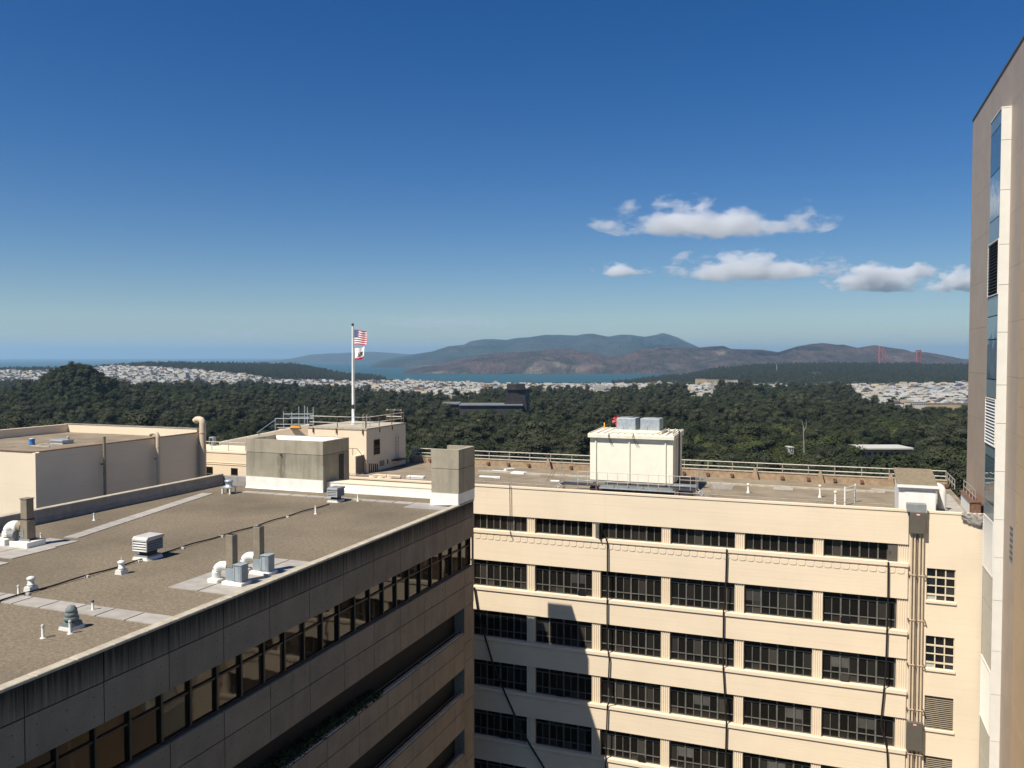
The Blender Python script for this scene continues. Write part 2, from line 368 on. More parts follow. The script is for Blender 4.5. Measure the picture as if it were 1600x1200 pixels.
def sea_mat():
    m, nt, b = new_mat('sea_water'); p = pos(nt)
    cc = mix(nt, ramp(nt, nz(nt, pos(nt, (1, .25, 1)), .0011, 3), .35, .65), (.016, .058, .068), (.022, .072, .083))
    L(nt, cc, b.inputs['Base Color']); b.inputs['Roughness'].default_value = .5; b.inputs['Specular IOR Level'].default_value = .12
    bump(nt, b, nz(nt, pos(nt, (1, 1, 1)), .05, 4), .6, 3.0); return m
th = np.linspace(0, 2 * math.pi, 97)[:-1]; rr_ = [10, 3000, 8000, 16000, 30000, 60000]
sv = [(r * math.cos(t), r * math.sin(t), -.0) for r in rr_ for t in th]; sf = []
for i in range(len(rr_) - 1):
    for k in range(96): sf.append((i * 96 + k, i * 96 + (k + 1) % 96, (i + 1) * 96 + (k + 1) % 96, (i + 1) * 96 + k))
me = bpy.data.meshes.new('sea'); me.from_pydata(sv, [], sf); me.materials.append(sea_mat()); me.update()
sea = bpy.data.objects.new('sea', me); col.objects.link(sea); structure(sea)

def hill_mat(name, dark, mid, pale, sc, pale_lo=.6):
    m, nt, b = new_mat(name); p = pos(nt)
    f1 = ramp(nt, nz(nt, p, sc, 6, .65), .38, .62)
    cc = mix(nt, f1, dark, mid)
    cc = mix(nt, ramp(nt, nz(nt, p, sc * .6, 5, .6), pale_lo, pale_lo + .12), cc, pale)
    L(nt, cc, b.inputs['Base Color']); b.inputs['Roughness'].default_value = .95; b.inputs['Specular IOR Level'].default_value = .05
    bump(nt, b, nz(nt, p, sc * 4, 6, .65), 1.0, 130); return m
def hills(name, prof, D0, D1, mat, rough, feat, back=.35, cliff=.12, step=3.0, seed=0.0, power=.8, rows=46):
    """a range of hills: shore at depth D0, crest at D1 with the crest heights read from the skyline, then a far slope down"""
    xs = np.array([q[0] for q in prof], float); ys = np.array([q[1] for q in prof], float)
    cs = np.arange(xs[0], xs[-1] + step, step); ts = np.linspace(0, 1 + back, rows)
    P = np.zeros((len(ts), len(cs), 3))
    for j, c in enumerate(cs):
        hz = height_at(float(np.interp(c, xs, ys)), D1)
        sh = D0 + (D1 - D0) * .06 * noise.noise(Vector((c / 40, seed, 0)))
        for i, t in enumerate(ts):
            D = sh + (D1 - sh) * t; x, y = far(c, D)
            if t <= 1: s = cliff * min(1, t / .04) + (1 - cliff) * t ** power
            else: s = max(0., 1 - ((t - 1) / back) ** 1.4)
            q = Vector((x / feat, y / feat, seed)); n = 0; a = 1.0; fr = 1.0
            for _ in range(5):
                n += a * (1 - 2.2 * abs(noise.noise(q * fr))); a *= .5; fr *= 2.05
            env = 4 * s * (1 - s) if t <= 1 else 0
            rg = rough * min(1., max(0., hz / 220.)) if rough < 100 else rough * min(1., max(0., hz / 400.))
            z = hz * s + rg * n * max(env, .0) - (6 if t == 0 else 0)
            if t < 1: z = min(z, CZ + (hz - CZ) * D / D1 - (1 - t) * .06 * abs(hz) - 2)
            z += rg * .06 * noise.noise(q * 9) * s * (1 - min(t, 1) * .7)
            P[i, j] = (x, y, max(z, -8) if t > 0 else -8)
    return grid_mesh(name, P, mat)
front = [(600, 582), (612, 580.5), (625, 579), (640, 576), (660, 571), (682, 569), (725, 560), (750, 555), (775, 551), (812, 550), (850, 547), (865, 544.5), (895, 544.5), (907, 550), (925, 550), (950, 557), (975, 553), (1000, 545),
         (1025, 542), (1075, 542.5), (1095, 542.5), (1112, 541), (1130, 540), (1142, 545), (1165, 545.5), (1190, 546), (1216, 550), (1232, 545), (1245, 541), (1267, 537), (1285, 535.5), (1308, 538.5), (1317, 538), (1340, 543.5),
         (1346, 542), (1366, 539), (1391, 543), (1414, 546), (1425, 550), (1447, 550), (1470, 554), (1481, 556), (1510, 562), (1560, 566), (1700, 570)]
hills('headland_hills', front, 7500, 9600, hill_mat('headland', (.045, .041, .034), (.15, .096, .08), (.27, .21, .16), .0036, .58), 60, 800, seed=3.1, rows=64)
tam = [(560, 575), (600, 562), (645, 553.5), (675, 549), (700, 541), (725, 538.5), (735, 533), (755, 530), (770, 529.5), (790, 531), (807, 528), (825, 527), (850, 523), (875, 523), (900, 524), (912, 521.7), (925, 521), (950, 525.7), (970, 522.5),
       (987, 523), (1007, 526), (1025, 523), (1035, 520), (1045, 522.5), (1060, 527.5), (1075, 535), (1092, 542.5), (1120, 550), (1200, 556), (1300, 560), (1700, 562)]
hills('mountain_ridge', tam, 11200, 17000, hill_mat('mountain', (.020, .030, .032), (.045, .052, .046), (.24, .20, .14), .0010, .64), 120, 1500, seed=8.3, power=1.05, rows=64)
west = [(390, 565), (437, 562.5), (456, 559.7), (484, 554), (512, 552), (540, 551), (569, 549.7), (582, 549.4), (606, 551), (644, 553.5), (700, 556), (760, 560)]
hills('coastal_ridge', west, 20000, 25000, hill_mat('coast', (.03, .035, .028), (.06, .055, .042), (.15, .13, .1), .0008), 45, 2400, seed=5.0)

# ================================================================== CREAM HOSPITAL BUILDING (front wall y = 59.5)
YB = 59.5; BTOP = 146.95; BROOF = 146.4
hosp = thing('hospital_building', 'long cream concrete building with rows of dark steel windows beyond the grey office block', 'building', (-20, 67, 112))
WX0, WW, WP_ = -20.67, 4.48, 5.12            # first full window, width, spacing
KS = [-2, -1, 0, 1, 2, 3, 4]
FL = [(143.6, 144.8)] + [(139.15 - 3.93 * k, 141.24 - 3.93 * k) for k in range(6)]     # window bottoms and tops, row by row
XR = 4.95
# core block behind the glazing
MB().box(-60, 9.2, 60.25, 75.2, 112, BROOF - .04).build('wall', M['cream_side'], hosp)
block('roof', M['felt'], hosp, -60, 9.15, 59.75, 75.0, BROOF - .04, BROOF)
# spandrel bands
zt = BTOP
for r, (z0, z1) in enumerate(FL):
    block('spandrel', M['cream'], hosp, -58, XR, YB, 60.3, z1, zt if r == 0 else zt)
    zt = z0
block('spandrel', M['cream'], hosp, -58, XR, YB, 60.3, 112, zt)
block('parapet_cap', M['cream'], hosp, -58, XR + .04, YB - .05, YB + .3, BTOP, BTOP + .13)
def flute(w, h):
    pts = []; n = 4; x = -w / 2; pts.append((x, .3))
    seg = w / (2 * n + 1)
    for k in range(2 * n + 1):
        yy = 0 if k % 2 == 0 else .045
        pts += [(x + .012, yy), (x + seg - .012, yy)]; x += seg
    pts.append((w / 2, .3)); mb = MB(); mb.prism(pts, 'z', -h / 2, h / 2); return mb
for r, (z0, z1) in enumerate(FL):
    h = z1 - z0; me = flute(.64, h).mesh('pilaster', M['cream_side']); me_end = flute(.62, h).mesh('pilaster', M['cream_side'])
    for k in KS:
        shared('pilaster', me, hosp, (WX0 + k * WP_ - .32, YB + .08, (z0 + z1) / 2))
    shared('pilaster', me_end, hosp, (XR - .31, YB + .08, (z0 + z1) / 2))
    mb = MB(); mb.prism([(YB - .10, z0 - .02), (YB - .10, z0 - .24), (YB - .02, z0 - .30), (YB + .1, z0 - .30), (YB + .1, z0 + .012)], 'x', -58, XR + .03)
    mb.build('sill', M['cream'], hosp)
# scalloped ornament under the first sill
def scallop():
    mb = MB(); n = 8; o = [(-.25, .18)] + [(.25 * -math.cos(math.pi * k / n), -.02 - .17 * math.sin(math.pi * k / n) ** .6) for k in range(n + 1)] + [(.25, .18)]
    a = [(x, 0, z) for x, z in o]; b_ = [(x * .92, -.034, z * .92) for x, z in o]; m = len(o)
    mb.add(a + b_, [tuple(range(m, 2 * m))] + [(k, (k + 1) % m, m + (k + 1) % m, m + k) for k in range(m)]); return mb
sme = scallop().mesh('scallop_ornament', M['cream'])
x = -27.0
while x < XR - .2:
    shared('scallop_ornament', sme, hosp, (x, YB + .002, 143.05)); x += .553
# windows
def bank_window(x0, x1, z0, z1, first, seed):
    rnd = random.Random(seed)
    w = holder('window', hosp, ((x0 + x1) / 2, YB + .3, z0))
    fr = MB(); y0, y1 = YB + .30, YB + .40; n = 8; pw = (x1 - x0) / n; hz = z1 - z0
    fr.box(x0, x1, y0, y1, z1 - .07, z1); fr.box(x0, x1, y0, y1, z0, z0 + .06); fr.box(x0, x0 + .06, y0, y1, z0 + .06, z1 - .07); fr.box(x1 - .06, x1, y0, y1, z0 + .06, z1 - .07)
    za, zb = z0 + .06, z1 - .07
    for k in range(1, n):
        wd = .10 if k % 2 == 0 else .05
        if k % 2 == 0: fr.box(x0 + k * pw - wd / 2, x0 + k * pw + wd / 2, y0 - .03, y1, za, zb)
        else: fr.box(x0 + k * pw - wd / 2, x0 + k * pw + wd / 2, y0 + .015, y1, za, zb if first else zb - .33)
    if not first:
        zc, zd = z0 + .55, z1 - .40
        fr.box(x0 + .06, x1 - .06, y0 - .015, y1 - .01, zc - .025, zc + .025); fr.box(x0 + .06, x1 - .06, y0 - .02, y1 - .01, zd - .03, zd + .03)
    fr.build('frame', M['winframe'], w)
    rows = [(za, zb)] if first else [(za, zc), (zc, zd), (zd, zb)]
    for q, (a, b_) in enumerate(rows):
        m_ = n if q < 2 else n // 2; pp = (x1 - x0) / m_
        for k in range(m_):
            if not first and q == 0 and rnd.random() < .06:            # a hopper pane tipped open
                o = block('pane', M['glass_dark'], w, x0 + k * pp, x0 + (k + 1) * pp, y0 + .03, y0 + .042, a, b_); o.rotation_euler = (R(-24), 0, 0); o.location.y -= .10
            else: block('pane', M['glass_dark'], w, x0 + k * pp, x0 + (k + 1) * pp, y0 + .055, y0 + .067, a, b_)
    if rnd.random() < .3 and not first:
        c0 = rnd.randint(0, 5); MB().box(x0 + c0 * pw + .04, x0 + (c0 + 2) * pw - .04, y0 + .045, y0 + .053, z0 + .9, z1 - .42).build('blind', M['blind'], w)
for r, (z0, z1) in enumerate(FL[:6]):
    for k in KS[1:]:
        x0 = WX0 + k * WP_
        bank_window(x0, x0 + WW, z0, z1, r == 0, r * 31 + k + 5)
# recessed end bay with small windows and louvres
YE = YB + .12
OP = [(141.27, 143.36, 'w'), (136.84, 138.97, 'w'), (132.9, 135.05, 'l'), (128.95, 131.1, 'l')]
OX0, OX1 = 6.06, 7.72
mb = MB(); mb.box(XR, OX0, YE, 60.3, 112, BTOP - .02); mb.box(OX1, 9.7, YE, 60.3, 112, BTOP - .02)
zt = BTOP - .02
for a, b_, t in OP: mb.box(OX0, OX1, YE, 60.3, b_, zt); zt = a
mb.box(OX0, OX1, YE, 60.3, 112, zt); mb.build('end_bay_wall', M['cream_side'], hosp)
block('parapet_cap', M['cream'], hosp, XR + .04, 9.2, YE - .04, YE + .3, BTOP - .02, BTOP + .10)
for a, b_, t in OP:
    MB().prism([(YE - .09, a - .02), (YE - .09, a - .15), (YE - .03, a - .2), (YE + .1, a - .2), (YE + .1, a + .01)], 'x', OX0 - .05, OX1 + .06).build('sill', M['cream_side'], hosp)
    if t == 'w':
        w = holder('window', hosp, ((OX0 + OX1) / 2, YE + .12, a)); y0, y1 = YE + .1, YE + .2; fr = MB()
        cw = (OX1 - OX0) / 3; zs = [a, a + .38, a + .95, a + 1.5, b_]
        for k in range(4):
            xx = OX0 + k * cw; fr.box(max(OX0, xx - .035), min(OX1, xx + .035), y0, y1, a, b_)
        for q, zz in enumerate(zs): hh = .05 if q in (1, 3) else .03; fr.box(OX0 + .036, OX1 - .036, y0 - .012, y1 - .01, max(a, zz - hh), min(b_, zz + hh))
        fr.build('frame', M['cream_frame'], w)
        for k in range(3):
            for q in range(4): block('pane', M['spandrel_pale'] if (q == 0 and k == 0) else M['glass_small'], w, OX0 + k * cw, OX0 + (k + 1) * cw, y0 + .05, y0 + .062, zs[q], zs[q + 1])
    else:
        w = holder('louvre', hosp, ((OX0 + OX1) / 2, YE + .12, a))
        block('recess', M['louver_dark'], w, OX0, OX1, YE + .32, YE + .36, a, b_)
        n = 17; dz = (b_ - a) / n
        sl = MB(); sl.prism([(-.09, -.045), (.09, .045), (.09, .06), (-.09, -.03)], 'x', -(OX1 - OX0) / 2, (OX1 - OX0) / 2); sme2 = sl.mesh('slat', M['tan_metal'])
        for k in range(n): shared('slat', sme2, w, ((OX0 + OX1) / 2, YE + .16, a + (k + .5) * dz))
# far parapet with timber kerb, side parapet
block('far_parapet', M['wood'], hosp, -39.2, 9.1, 74.75, 75.0, BROOF, BROOF + .62)
block('far_parapet_cap', M['coping'], hosp, -39.2, 9.15, 74.7, 75.2, BROOF + .62, BROOF + .68)
block('roof_upstand', M['coping'], hosp, -30, 4.2, 70.6, 71.0, BROOF, BROOF + .12)
# raised wing to the west, seen between the stair house and the low block
MB().box(-60, -46.6, 58.9, 63.2, 112, 148.62).build('wing_wall', M['cream_side'], hosp)
block('wing_cap', M['cream'], hosp, -60.05, -46.55, 58.85, 63.25, 148.62, 148.75)
for zz in (147.75, 147.6): block('band_course', M['cream'], hosp, -60, -46.58, 58.86, 58.9, zz, zz + .06)
for xx in (-50.85, -48.2, -53.5):
    w = holder('window', hosp, (xx + .4, 58.9, 146.3)); block('pane', M['glass_dark'], w, xx, xx + .7, 58.88, 58.93, 146.2, 147.35); 
    block('frame', M['winframe'], w, xx, xx + .7, 58.86, 58.89, 146.72, 146.78)

# ================================================================== GREY CONCRETE OFFICE BLOCK (right wall x = -22)
XA = -22.0; ZR = 147.35; YA0, YA1 = 5.0, 51.0
off = thing('office_block', 'grey concrete panel office block with flat gravel roof and ribbon windows', 'building', (-32, 30, 112))
block('roof', M['gravel'], off, -42.45, XA - .34, YA0, 51.0, ZR - .3, ZR)
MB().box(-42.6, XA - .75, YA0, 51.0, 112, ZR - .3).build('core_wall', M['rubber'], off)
SE0, SEP = 49.46, 2.89
seams = [SE0 - SEP * k for k in range(16)][::-1] + [YA1]
seams = [YA0] + [s for s in seams if s > YA0 + .3]
G = .02
def panel_row(z0, z1, mat, x=XA, t=.3, last=YA1, holes=True):
    for a, b_ in zip(seams[:-1], seams[1:]):
        b2 = min(b_, last)
        if b2 - a > .1: block('wall_panel', mat, off, x - t, x, a + G, b2 - G, z0 + G, z1 - G)
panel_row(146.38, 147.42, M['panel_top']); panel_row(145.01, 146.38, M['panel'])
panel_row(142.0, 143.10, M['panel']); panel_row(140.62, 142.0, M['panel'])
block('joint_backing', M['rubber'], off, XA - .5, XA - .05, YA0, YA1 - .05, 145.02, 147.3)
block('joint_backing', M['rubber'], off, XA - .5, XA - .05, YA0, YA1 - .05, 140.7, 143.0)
# tie holes in the panels, as small recess plugs
tie = MB(); tie.tube([(-.004, 0, 0), (.003, 0, 0)], .022, 8); tme = tie.mesh('tie_hole', M['rubber'])
for z0 in (145.01, 142.0, 140.62):
    for a, b_ in zip(seams[:-1], seams[1:]):
        if b_ - a < 2 or b_ < 14: continue
        for fy in (.14, .5, .86):
            for fz in ((.28, .74) if z0 != 142.0 else (.5,)): shared('tie_hole', tme, off, (XA, a + (b_ - a) * fy, z0 + 1.36 * fz))
# coping stones
y = YA0; k = 0
while y < YA1:
    y2 = min(y + 1.45, YA1 + .02)
    block('coping_stone', M['coping'], off, XA - .34, XA + .05, y + .006, y2 - .006, 147.40, 147.50, .02); y = y2
# ribbon window
wy = [50.72 - 1.4475 * k for k in range(31)][::-1]
rib = holder('ribbon_window', off, (XA - .3, 30, 143.1))
fr = MB(); x0, x1 = XA - .34, XA - .16
fr.box(x0, x1, wy[0], wy[-1], 143.10, 143.20); fr.box(x0, x1, wy[0], wy[-1], 144.95, 145.01); fr.box(x0 + .03, x1 - .01, wy[0], wy[-1], 144.45, 144.53)
fr.build('frame', M['sash_dark'], rib)
for a in wy: block('mullion', M['sash_dark'], rib, x0 + .02, x1 + .03, a - .05, a + .05, 143.2, 144.95)
for a, b_ in zip(wy[:-1], wy[1:]):
    for z0, z1 in ((143.2, 144.45), (144.53, 144.95)):
        o = block('pane', M['glass_ribbon'], rib, XA - .27, XA - .255, a + .05, b_ - .05, z0, z1)
        o.rotation_euler = (0, R(random.uniform(-.5, .5)), R(random.uniform(-.7, .7)))
MB().box(XA - .06, XA, 50.77, YA1, 143.1, 145.01).build('end_jamb', M['panel'], off)
block('window_sill', M['panel'], off, XA - .5, XA - .02, YA0, 50.77, 143.02, 143.1)
# open gallery floors below, with planters, rails and dark glazing set back
for fz in range(5):
    zt = 140.62 - 4.0 * fz                      # soffit
    zb = zt - 1.68                              # top of the band below
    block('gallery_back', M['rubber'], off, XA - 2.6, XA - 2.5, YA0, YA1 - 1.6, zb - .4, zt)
    for k in range(14):
        yy = 48.0 - k * 2.89
        block('gallery_mullion', M['sash_dark'], off, XA - 2.5, XA - 2.42, yy, yy + .09, zb - .4, zt)
        if k % 2: block('gallery_column', M['panel'], off, XA - 1.5, XA - 1.1, yy, yy + .4, zb - .4, zt)
    block('gallery_soffit', M['panel'], off, XA - 2.6, XA - .32, YA0, YA1 - .8, zt + .02, zt + .3)
    block('gallery_floor', M['panel'], off, XA - 2.6, XA - .32, YA0, YA1 - .8, zb - 1.5, zb - 1.2)
    s2 = [48.0 - SEP * k for k in range(16)][::-1] + [49.5]; s2 = [YA0] + [s for s in s2 if s > YA0 + .3]
    for a, b_ in zip(s2[:-1], s2[1:]):
        block('band_panel', M['panel'], off, XA - .32, XA - .02, a + G, b_ - G, zb - 1.06 + G, zb - .05)
        block('band_panel', M['panel'], off, XA - .32, XA - .02, a + G, b_ - G, zb - 2.32 + G, zb - 1.06 - G)
    MB().box(XA - .34, XA - .1, YA0, 49.5, zb - .05, zb + .02).build('band_cap', M['coping'], off)
    rl = MB(); rl.tube([(XA - .25, YA0, zb + .28), (XA - .25, 49.6, zb + .28)], .025, 6)
    for k in range(12): rl.tube([(XA - .25, 49.3 - k * 2.89, zb), (XA - .25, 49.3 - k * 2.89, zb + .28)], .02, 6)
    rl.build('gallery_rail', M['dark_metal'], off)
# corner pier
for a, b_ in ((112, 130.3), (130.3, 134.3), (134.3, 137.0), (137.0, 138.2), (138.2, 140.62)):
    block('corner_pier', M['panel'], off, XA - 2.2, XA - .03, 49.5 + G, YA1, a + G, b_ - G)
MB().box(-42.6, XA - 2.2, 50.4, 51.0, 112, ZR - .3).build('far_wall', M['panel'], off)
# parapets round the other sides
MB().box(-42.85, -42.45, YA0, 51.0, 140, 148.12).build('side_parapet', M['parapet'], off)
MB().box(-42.9, -42.42, YA0, 51.0, 148.12, 148.18).build('side_parapet_cap', M['coping'], off)
MB().prism([(-42.45, ZR + .28), (-42.40, ZR + .24), (-42.40, ZR), (-42.45, ZR)], 'y', YA0, 50.9).build('base_flashing', M['parapet'], off)
MB().box(-33.4, -23.9, 51.0, 52.35, 140, 148.0).build('far_parapet', M['flash_white'], off)
MB().box(-33.4, -23.9, 50.97, 52.4, 148.0, 148.05).build('far_parapet_cap', M['cream'], off)
MB().prism([(51.0, ZR + .3), (50.93, ZR + .25), (50.9, ZR), (51.0, ZR)], 'x', -33.4, -23.95).build('far_flashing', M['flash_white'], off)
MB().box(-42.8, -40.0, 51.0, 51.5, 140, 148.0).build('far_parapet', M['parapet'], off)
# stair house
st = holder('stair_house', off, (-36.7, 52.2, ZR))
sx0, sx1, sy0, sy1, sz = -39.99, -33.4, 50.55, 54.0, 150.95
w = MB(); w.box(sx0, sx1, sy0, sy0 + .25, ZR, 149.97); w.box(sx0, sx0 + .25, sy0 + .25, sy1, ZR, 149.97); w.box(sx1 - .25, sx1, sy0 + .25, sy1, ZR, 149.97); w.box(sx0 + .25, sx1 - .25, sy1 - .25, sy1, ZR, 149.97)
w.build('wall', M['stair_conc'], st)
w = MB(); w.box(sx0, sx1, sy0, sy0 + .25, 150.0, sz); w.box(sx0, sx0 + .25, sy0 + .25, sy1, 150.0, sz); w.box(sx1 - .25, sx1, sy0 + .25, sy1, 150.0, sz); w.box(sx0 + .25, sx1 - .25, sy1 - .25, sy1, 150.0, sz)
w.build('upper_wall', M['shaft_conc'], st)
block('joint', M['rubber'], st, sx0 + .03, sx1 - .03, sy0 + .03, sy1 - .03, 149.9, 150.05)
block('roof', M['flash_white'], st, sx0 + .25, sx1 - .25, sy0 + .25, sy1 - .25, 150.1, 150.3)
block('inner_flashing', M['flash_white'], st, sx0 + .3, sx1 - .3, sy1 - .29, sy1 - .252, 150.3, sz - .02)
MB().prism([(sy0 - .03, 148.2), (sy0 - .03, ZR + .12), (sy0 - .12, ZR), (sy0, ZR), (sy0, 148.2)], 'x', sx0 - .02, sx1 + .03).build('base_flashing', M['flash_white'], st)
d = MB(); d.box(sx1, sx1 + .02, 52.6, 53.25, ZR, 149.85); d.build('door', M['door_dark'], st)
dr = MB(); dr.tube([(-36.9, sy0 + .02, 149.9), (-36.9, sy0 - .14, 149.88)], .045, 8); dr.build('drain_spout', M['dark_metal'], st)
cd = MB(); cd.tube([(sx1 + .03, sy0 - .03, ZR), (sx1 + .03, sy0 - .03, 149.2)], .03, 6); cd.build('conduit', M['galv'], st)
# vent shaft on the corner
sh = holder('vent_shaft', off, (-22.95, 49.9, ZR)); a0, a1, b0, b1 = -23.93, -22.0, 48.6, 51.2
for z0, z1 in ((148.2, 149.76), (149.79, 151.02)):
    w = MB(); w.box(a0, a1, b0, b0 + .3, z0, z1); w.box(a1 - .3, a1, b0 + .3, b1, z0, z1); w.box(a0 + .05, a1 - .3, b1 - .3, b1, z0, z1)
    w.box(a0, a0 + .3, b0 + .3, b1 - .3, z0, min(z1, 150.35)); w.build('wall', M['shaft_conc'], sh)
block('joint', M['rubber'], sh, a0 + .03, a1 - .03, b0 + .03, b1 - .03, 149.72, 149.83)
MB().prism([(a0 - .04, 148.2), (a1 - .015, 148.2), (a1 - .015, 147.5), (a0 - .10, ZR)], 'y', b0 - .04, b1).build('base_flashing', M['white_paint'], sh)
block('apron', M['parapet'], sh, -25.3, -22.45, 47.3, 48.5, ZR, ZR + .02)
# pavers
def paver_run(x0, x1, y0, y1, n, along='x'):
    for k in range(n):
        if along == 'x': a = x0 + (x1 - x0) * k / n; b_ = x0 + (x1 - x0) * (k + 1) / n; block('paver', M['paver'], off, a + .035, b_ - .035, y0, y1, ZR, ZR + .035)
        else: a = y0 + (y1 - y0) * k / n; b_ = y0 + (y1 - y0) * (k + 1) / n; block('paver', M['paver'], off, x0, x1, a + .035, b_ - .035, ZR, ZR + .035)
paver_run(-33.9, -22.5, 23.35, 24.3, 8)
paver_run(-38.9, -24.0, 48.5, 49.1, 11)
q0, q1 = on_z(110, 841, ZR), on_z(325, 771, ZR)
dv = Vector((q1.x - q0.x, q1.y - q0.y)); ang = math.atan2(dv.y, dv.x); n = 10
pm = MB().box(-dv.length / n / 2 + .035, dv.length / n / 2 - .035, -.42, .42, 0, .035).mesh('paver', M['paver'])
for k in range(n): shared('paver', pm, off, (q0.x + dv.x * (k + .5) / n, q0.y + dv.y * (k + .5) / n, ZR), ang)
paver_run(-25.7, -22.5, 27.35, 29.0, 2); paver_run(-25.7, -22.5, 29.03, 30.5, 2); paver_run(-25.0, -22.5, 30.53, 33.1, 2)
paver_run(-41.5, -36.2, 28.6, 29.9, 3); paver_run(-41.5, -36.2, 29.93, 31.1, 3); paver_run(-38.5, -36.4, 31.13, 32.6, 1); paver_run(-39.6, -35.6, 27.2, 28.0, 3)

# ================================================================== LOW CREAM BLOCK ON THE FAR SIDE OF THE OFFICE ROOF
lowb = thing('plant_block', 'windowless cream block with tall vent pipes behind the gravel roof', 'building', (-56, 48, 112))
cx1, cy0, cy1, cz = -48.0, 39.7, 55.2, 150.75
cx0 = on_y(106, 669, cy1).x
w = MB(); w.box(cx0, cx1, cy0, cy0 + .3, 112, cz - .03); w.box(cx1 - .3, cx1, cy0 + .3, cy1, 112, cz); w.box(cx0, cx1 - .3, cy1 - .3, cy1, 112, cz + .3); w.box(cx0, cx0 + .35, cy0 + .3, cy1 - .3, 112, cz + .3)
w.build('wall', M['cream_side'], lowb)
MB().box(cx0 + .35, cx1 - .3, cy0 + .3, cy1 - .3, 145, 150.35).build('roof', M['felt'], lowb)
block('front_cap', M['rust'], lowb, cx0, cx1 - .33, cy0 - .02, cy0 + .32, cz - .03, cz + .03)
block('side_cap', M['rust'], lowb, cx1 - .32, cx1 + .03, cy0 + .3, cy1, cz, cz + .05)
block('back_cap', M['tarp'], lowb, cx0, cx1 - .3, cy1 - .34, cy1 + .03, cz + .3, cz + .35)

# ================================================================== BEIGE TOWER
tow = thing('beige_tower', 'tall beige panelled tower with a narrow glazed bay rising past the roofs', 'building', (22, 50, 112))
XT = 9.7; TY1, TZ = 70.2, 174.25
MB().box(XT + .12, 40, 34, TY1 - .05, 112, TZ - .05).build('core_wall', M['tower_panel'], tow)
zc = [112 + 3.13 * k for k in range(20)] + [TZ]
yc = [52.5, 55.9, 59.35, 63.0, 66.6, TY1]
for za, zb in zip(zc[:-1], zc[1:]):
    for ya, yb in zip(yc[:-1], yc[1:]): block('wall_panel', M['tower_panel'], tow, XT, XT + .12, ya + .006, yb - .006, za + .006, zb - .006)
for za, zb in zip(zc[:-1], zc[1:]):
    hz = (zb - za) / 2
    for q in range(2):
        for ya, yb in ((46.4, 49.4), (49.4, 52.4)): block('wall_panel', M['tower_warm'], tow, XT - .06, XT + .12, ya + .006, yb - .006, za + q * hz + .006, za + (q + 1) * hz - .006)
block('roof_edge', M['box_grey'], tow, XT - .05, 40.1, 33.9, TY1 + .05, TZ, TZ + .12)
block('far_wall', M['tower_panel'], tow, XT + .13, 40, TY1 - .05, TY1, 112, TZ)
bx0, by0, by1, bz1 = 9.2, 55.9, 59.3, 171.35
bay = holder('glazed_bay', tow, (9.45, 57.6, 112))
fz_ = [171.35, 169.51, 166.64, 163.5, 161.16, 158.4, 155.32, 153.07, 150.25, 147.41, 145.17, 142.62, 139.6, 137.0, 134.2, 131.2, 128.5, 125.5, 122.5, 112]
for a, b_ in zip(fz_[1:], fz_[:-1]): block('fin_panel', M['fin'], bay, bx0 - .02, XT - .002, by0 - .06, by0, a + .012, b_ - .012)
MB().box(bx0 + .06, XT - .002, by0, by1, 112, bz1).build('bay_core', M['rubber'], bay)
block('bay_cap', M['fin'], bay, bx0 - .03, XT, by0 - .07, by1 + .02, bz1, bz1 + .08)
block('far_edge', M['vent_grey'], bay, bx0 - .01, bx0 + .1, by1, by1 + .06, 112, bz1)
# bands read down the bay: g glass, t teal spandrel, l louvre, p pale spandrel, w white louvre
bands = [(171.35, 170.5, 't'), (170.5, 168.0, 'g'), (168.0, 165.2, 'g'), (165.2, 163.9, 't'), (163.9, 160.6, 'l'), (160.6, 159.4, 't'), (159.4, 158.0, 'g'), (158.0, 155.6, 'g'), (155.6, 154.5, 't'), (154.5, 151.6, 'w'), (151.6, 150.9, 't'),
         (150.9, 149.9, 'g'), (149.9, 148.1, 'g'), (148.1, 147.2, 't'), (147.2, 143.9, 'w'), (143.9, 141.9, 'p'), (141.9, 139.6, 'p'), (139.6, 138.3, 'p'), (138.3, 134.4, 'w'), (134.4, 132.4, 'p'), (132.4, 130.0, 'p'), (130.0, 126.4, 'w'), (126.4, 112, 'p')]
dzv = 1.25                                     # bands are read at the bay's near edge
for zt_, zb_, t in bands:
    zt_, zb_ = min(zt_, bz1), zb_
    if t in 'gtp': block({'g': 'pane', 't': 'spandrel', 'p': 'spandrel'}[t], {'g': M['glass_blue'], 't': M['spandrel_glass'], 'p': M['spandrel_pale']}[t], bay, bx0, bx0 + .05, by0 + .01, by1 - .01, zb_ + .03, zt_ - .03)
    else:
        lv = holder('louvre', bay, (bx0, (by0 + by1) / 2, zb_))
        n = int((zt_ - zb_) / .19); dz = (zt_ - zb_ - .1) / n
        sm_ = MB().prism([(-.06, -.07), (.05, .03), (.05, .045), (-.06, -.05)], 'y', -(by1 - by0) / 2 + .06, (by1 - by0) / 2 - .06).mesh('slat', M['fin'] if t == 'w' else M['dark_metal'])
        for k in range(n): shared('slat', sm_, lv, (bx0 + .01, (by0 + by1) / 2, zb_ + .05 + (k + .5) * dz))
        f_ = MB(); f_.box(bx0 - .06, bx0 + .05, by0 + .01, by0 + .07, zb_ + .03, zt_ - .03); f_.box(bx0 - .06, bx0 + .05, by1 - .07, by1 - .01, zb_ + .03, zt_ - .03)
        f_.box(bx0 - .06, bx0 + .05, by0 + .07, by1 - .07, zt_ - .1, zt_ - .03); f_.box(bx0 - .06, bx0 + .05, by0 + .07, by1 - .07, zb_ + .03, zb_ + .08)
        f_.build('frame', M['fin'], lv)
gv = holder('wall_louvre', tow, (XT, 53.8, 146.5))
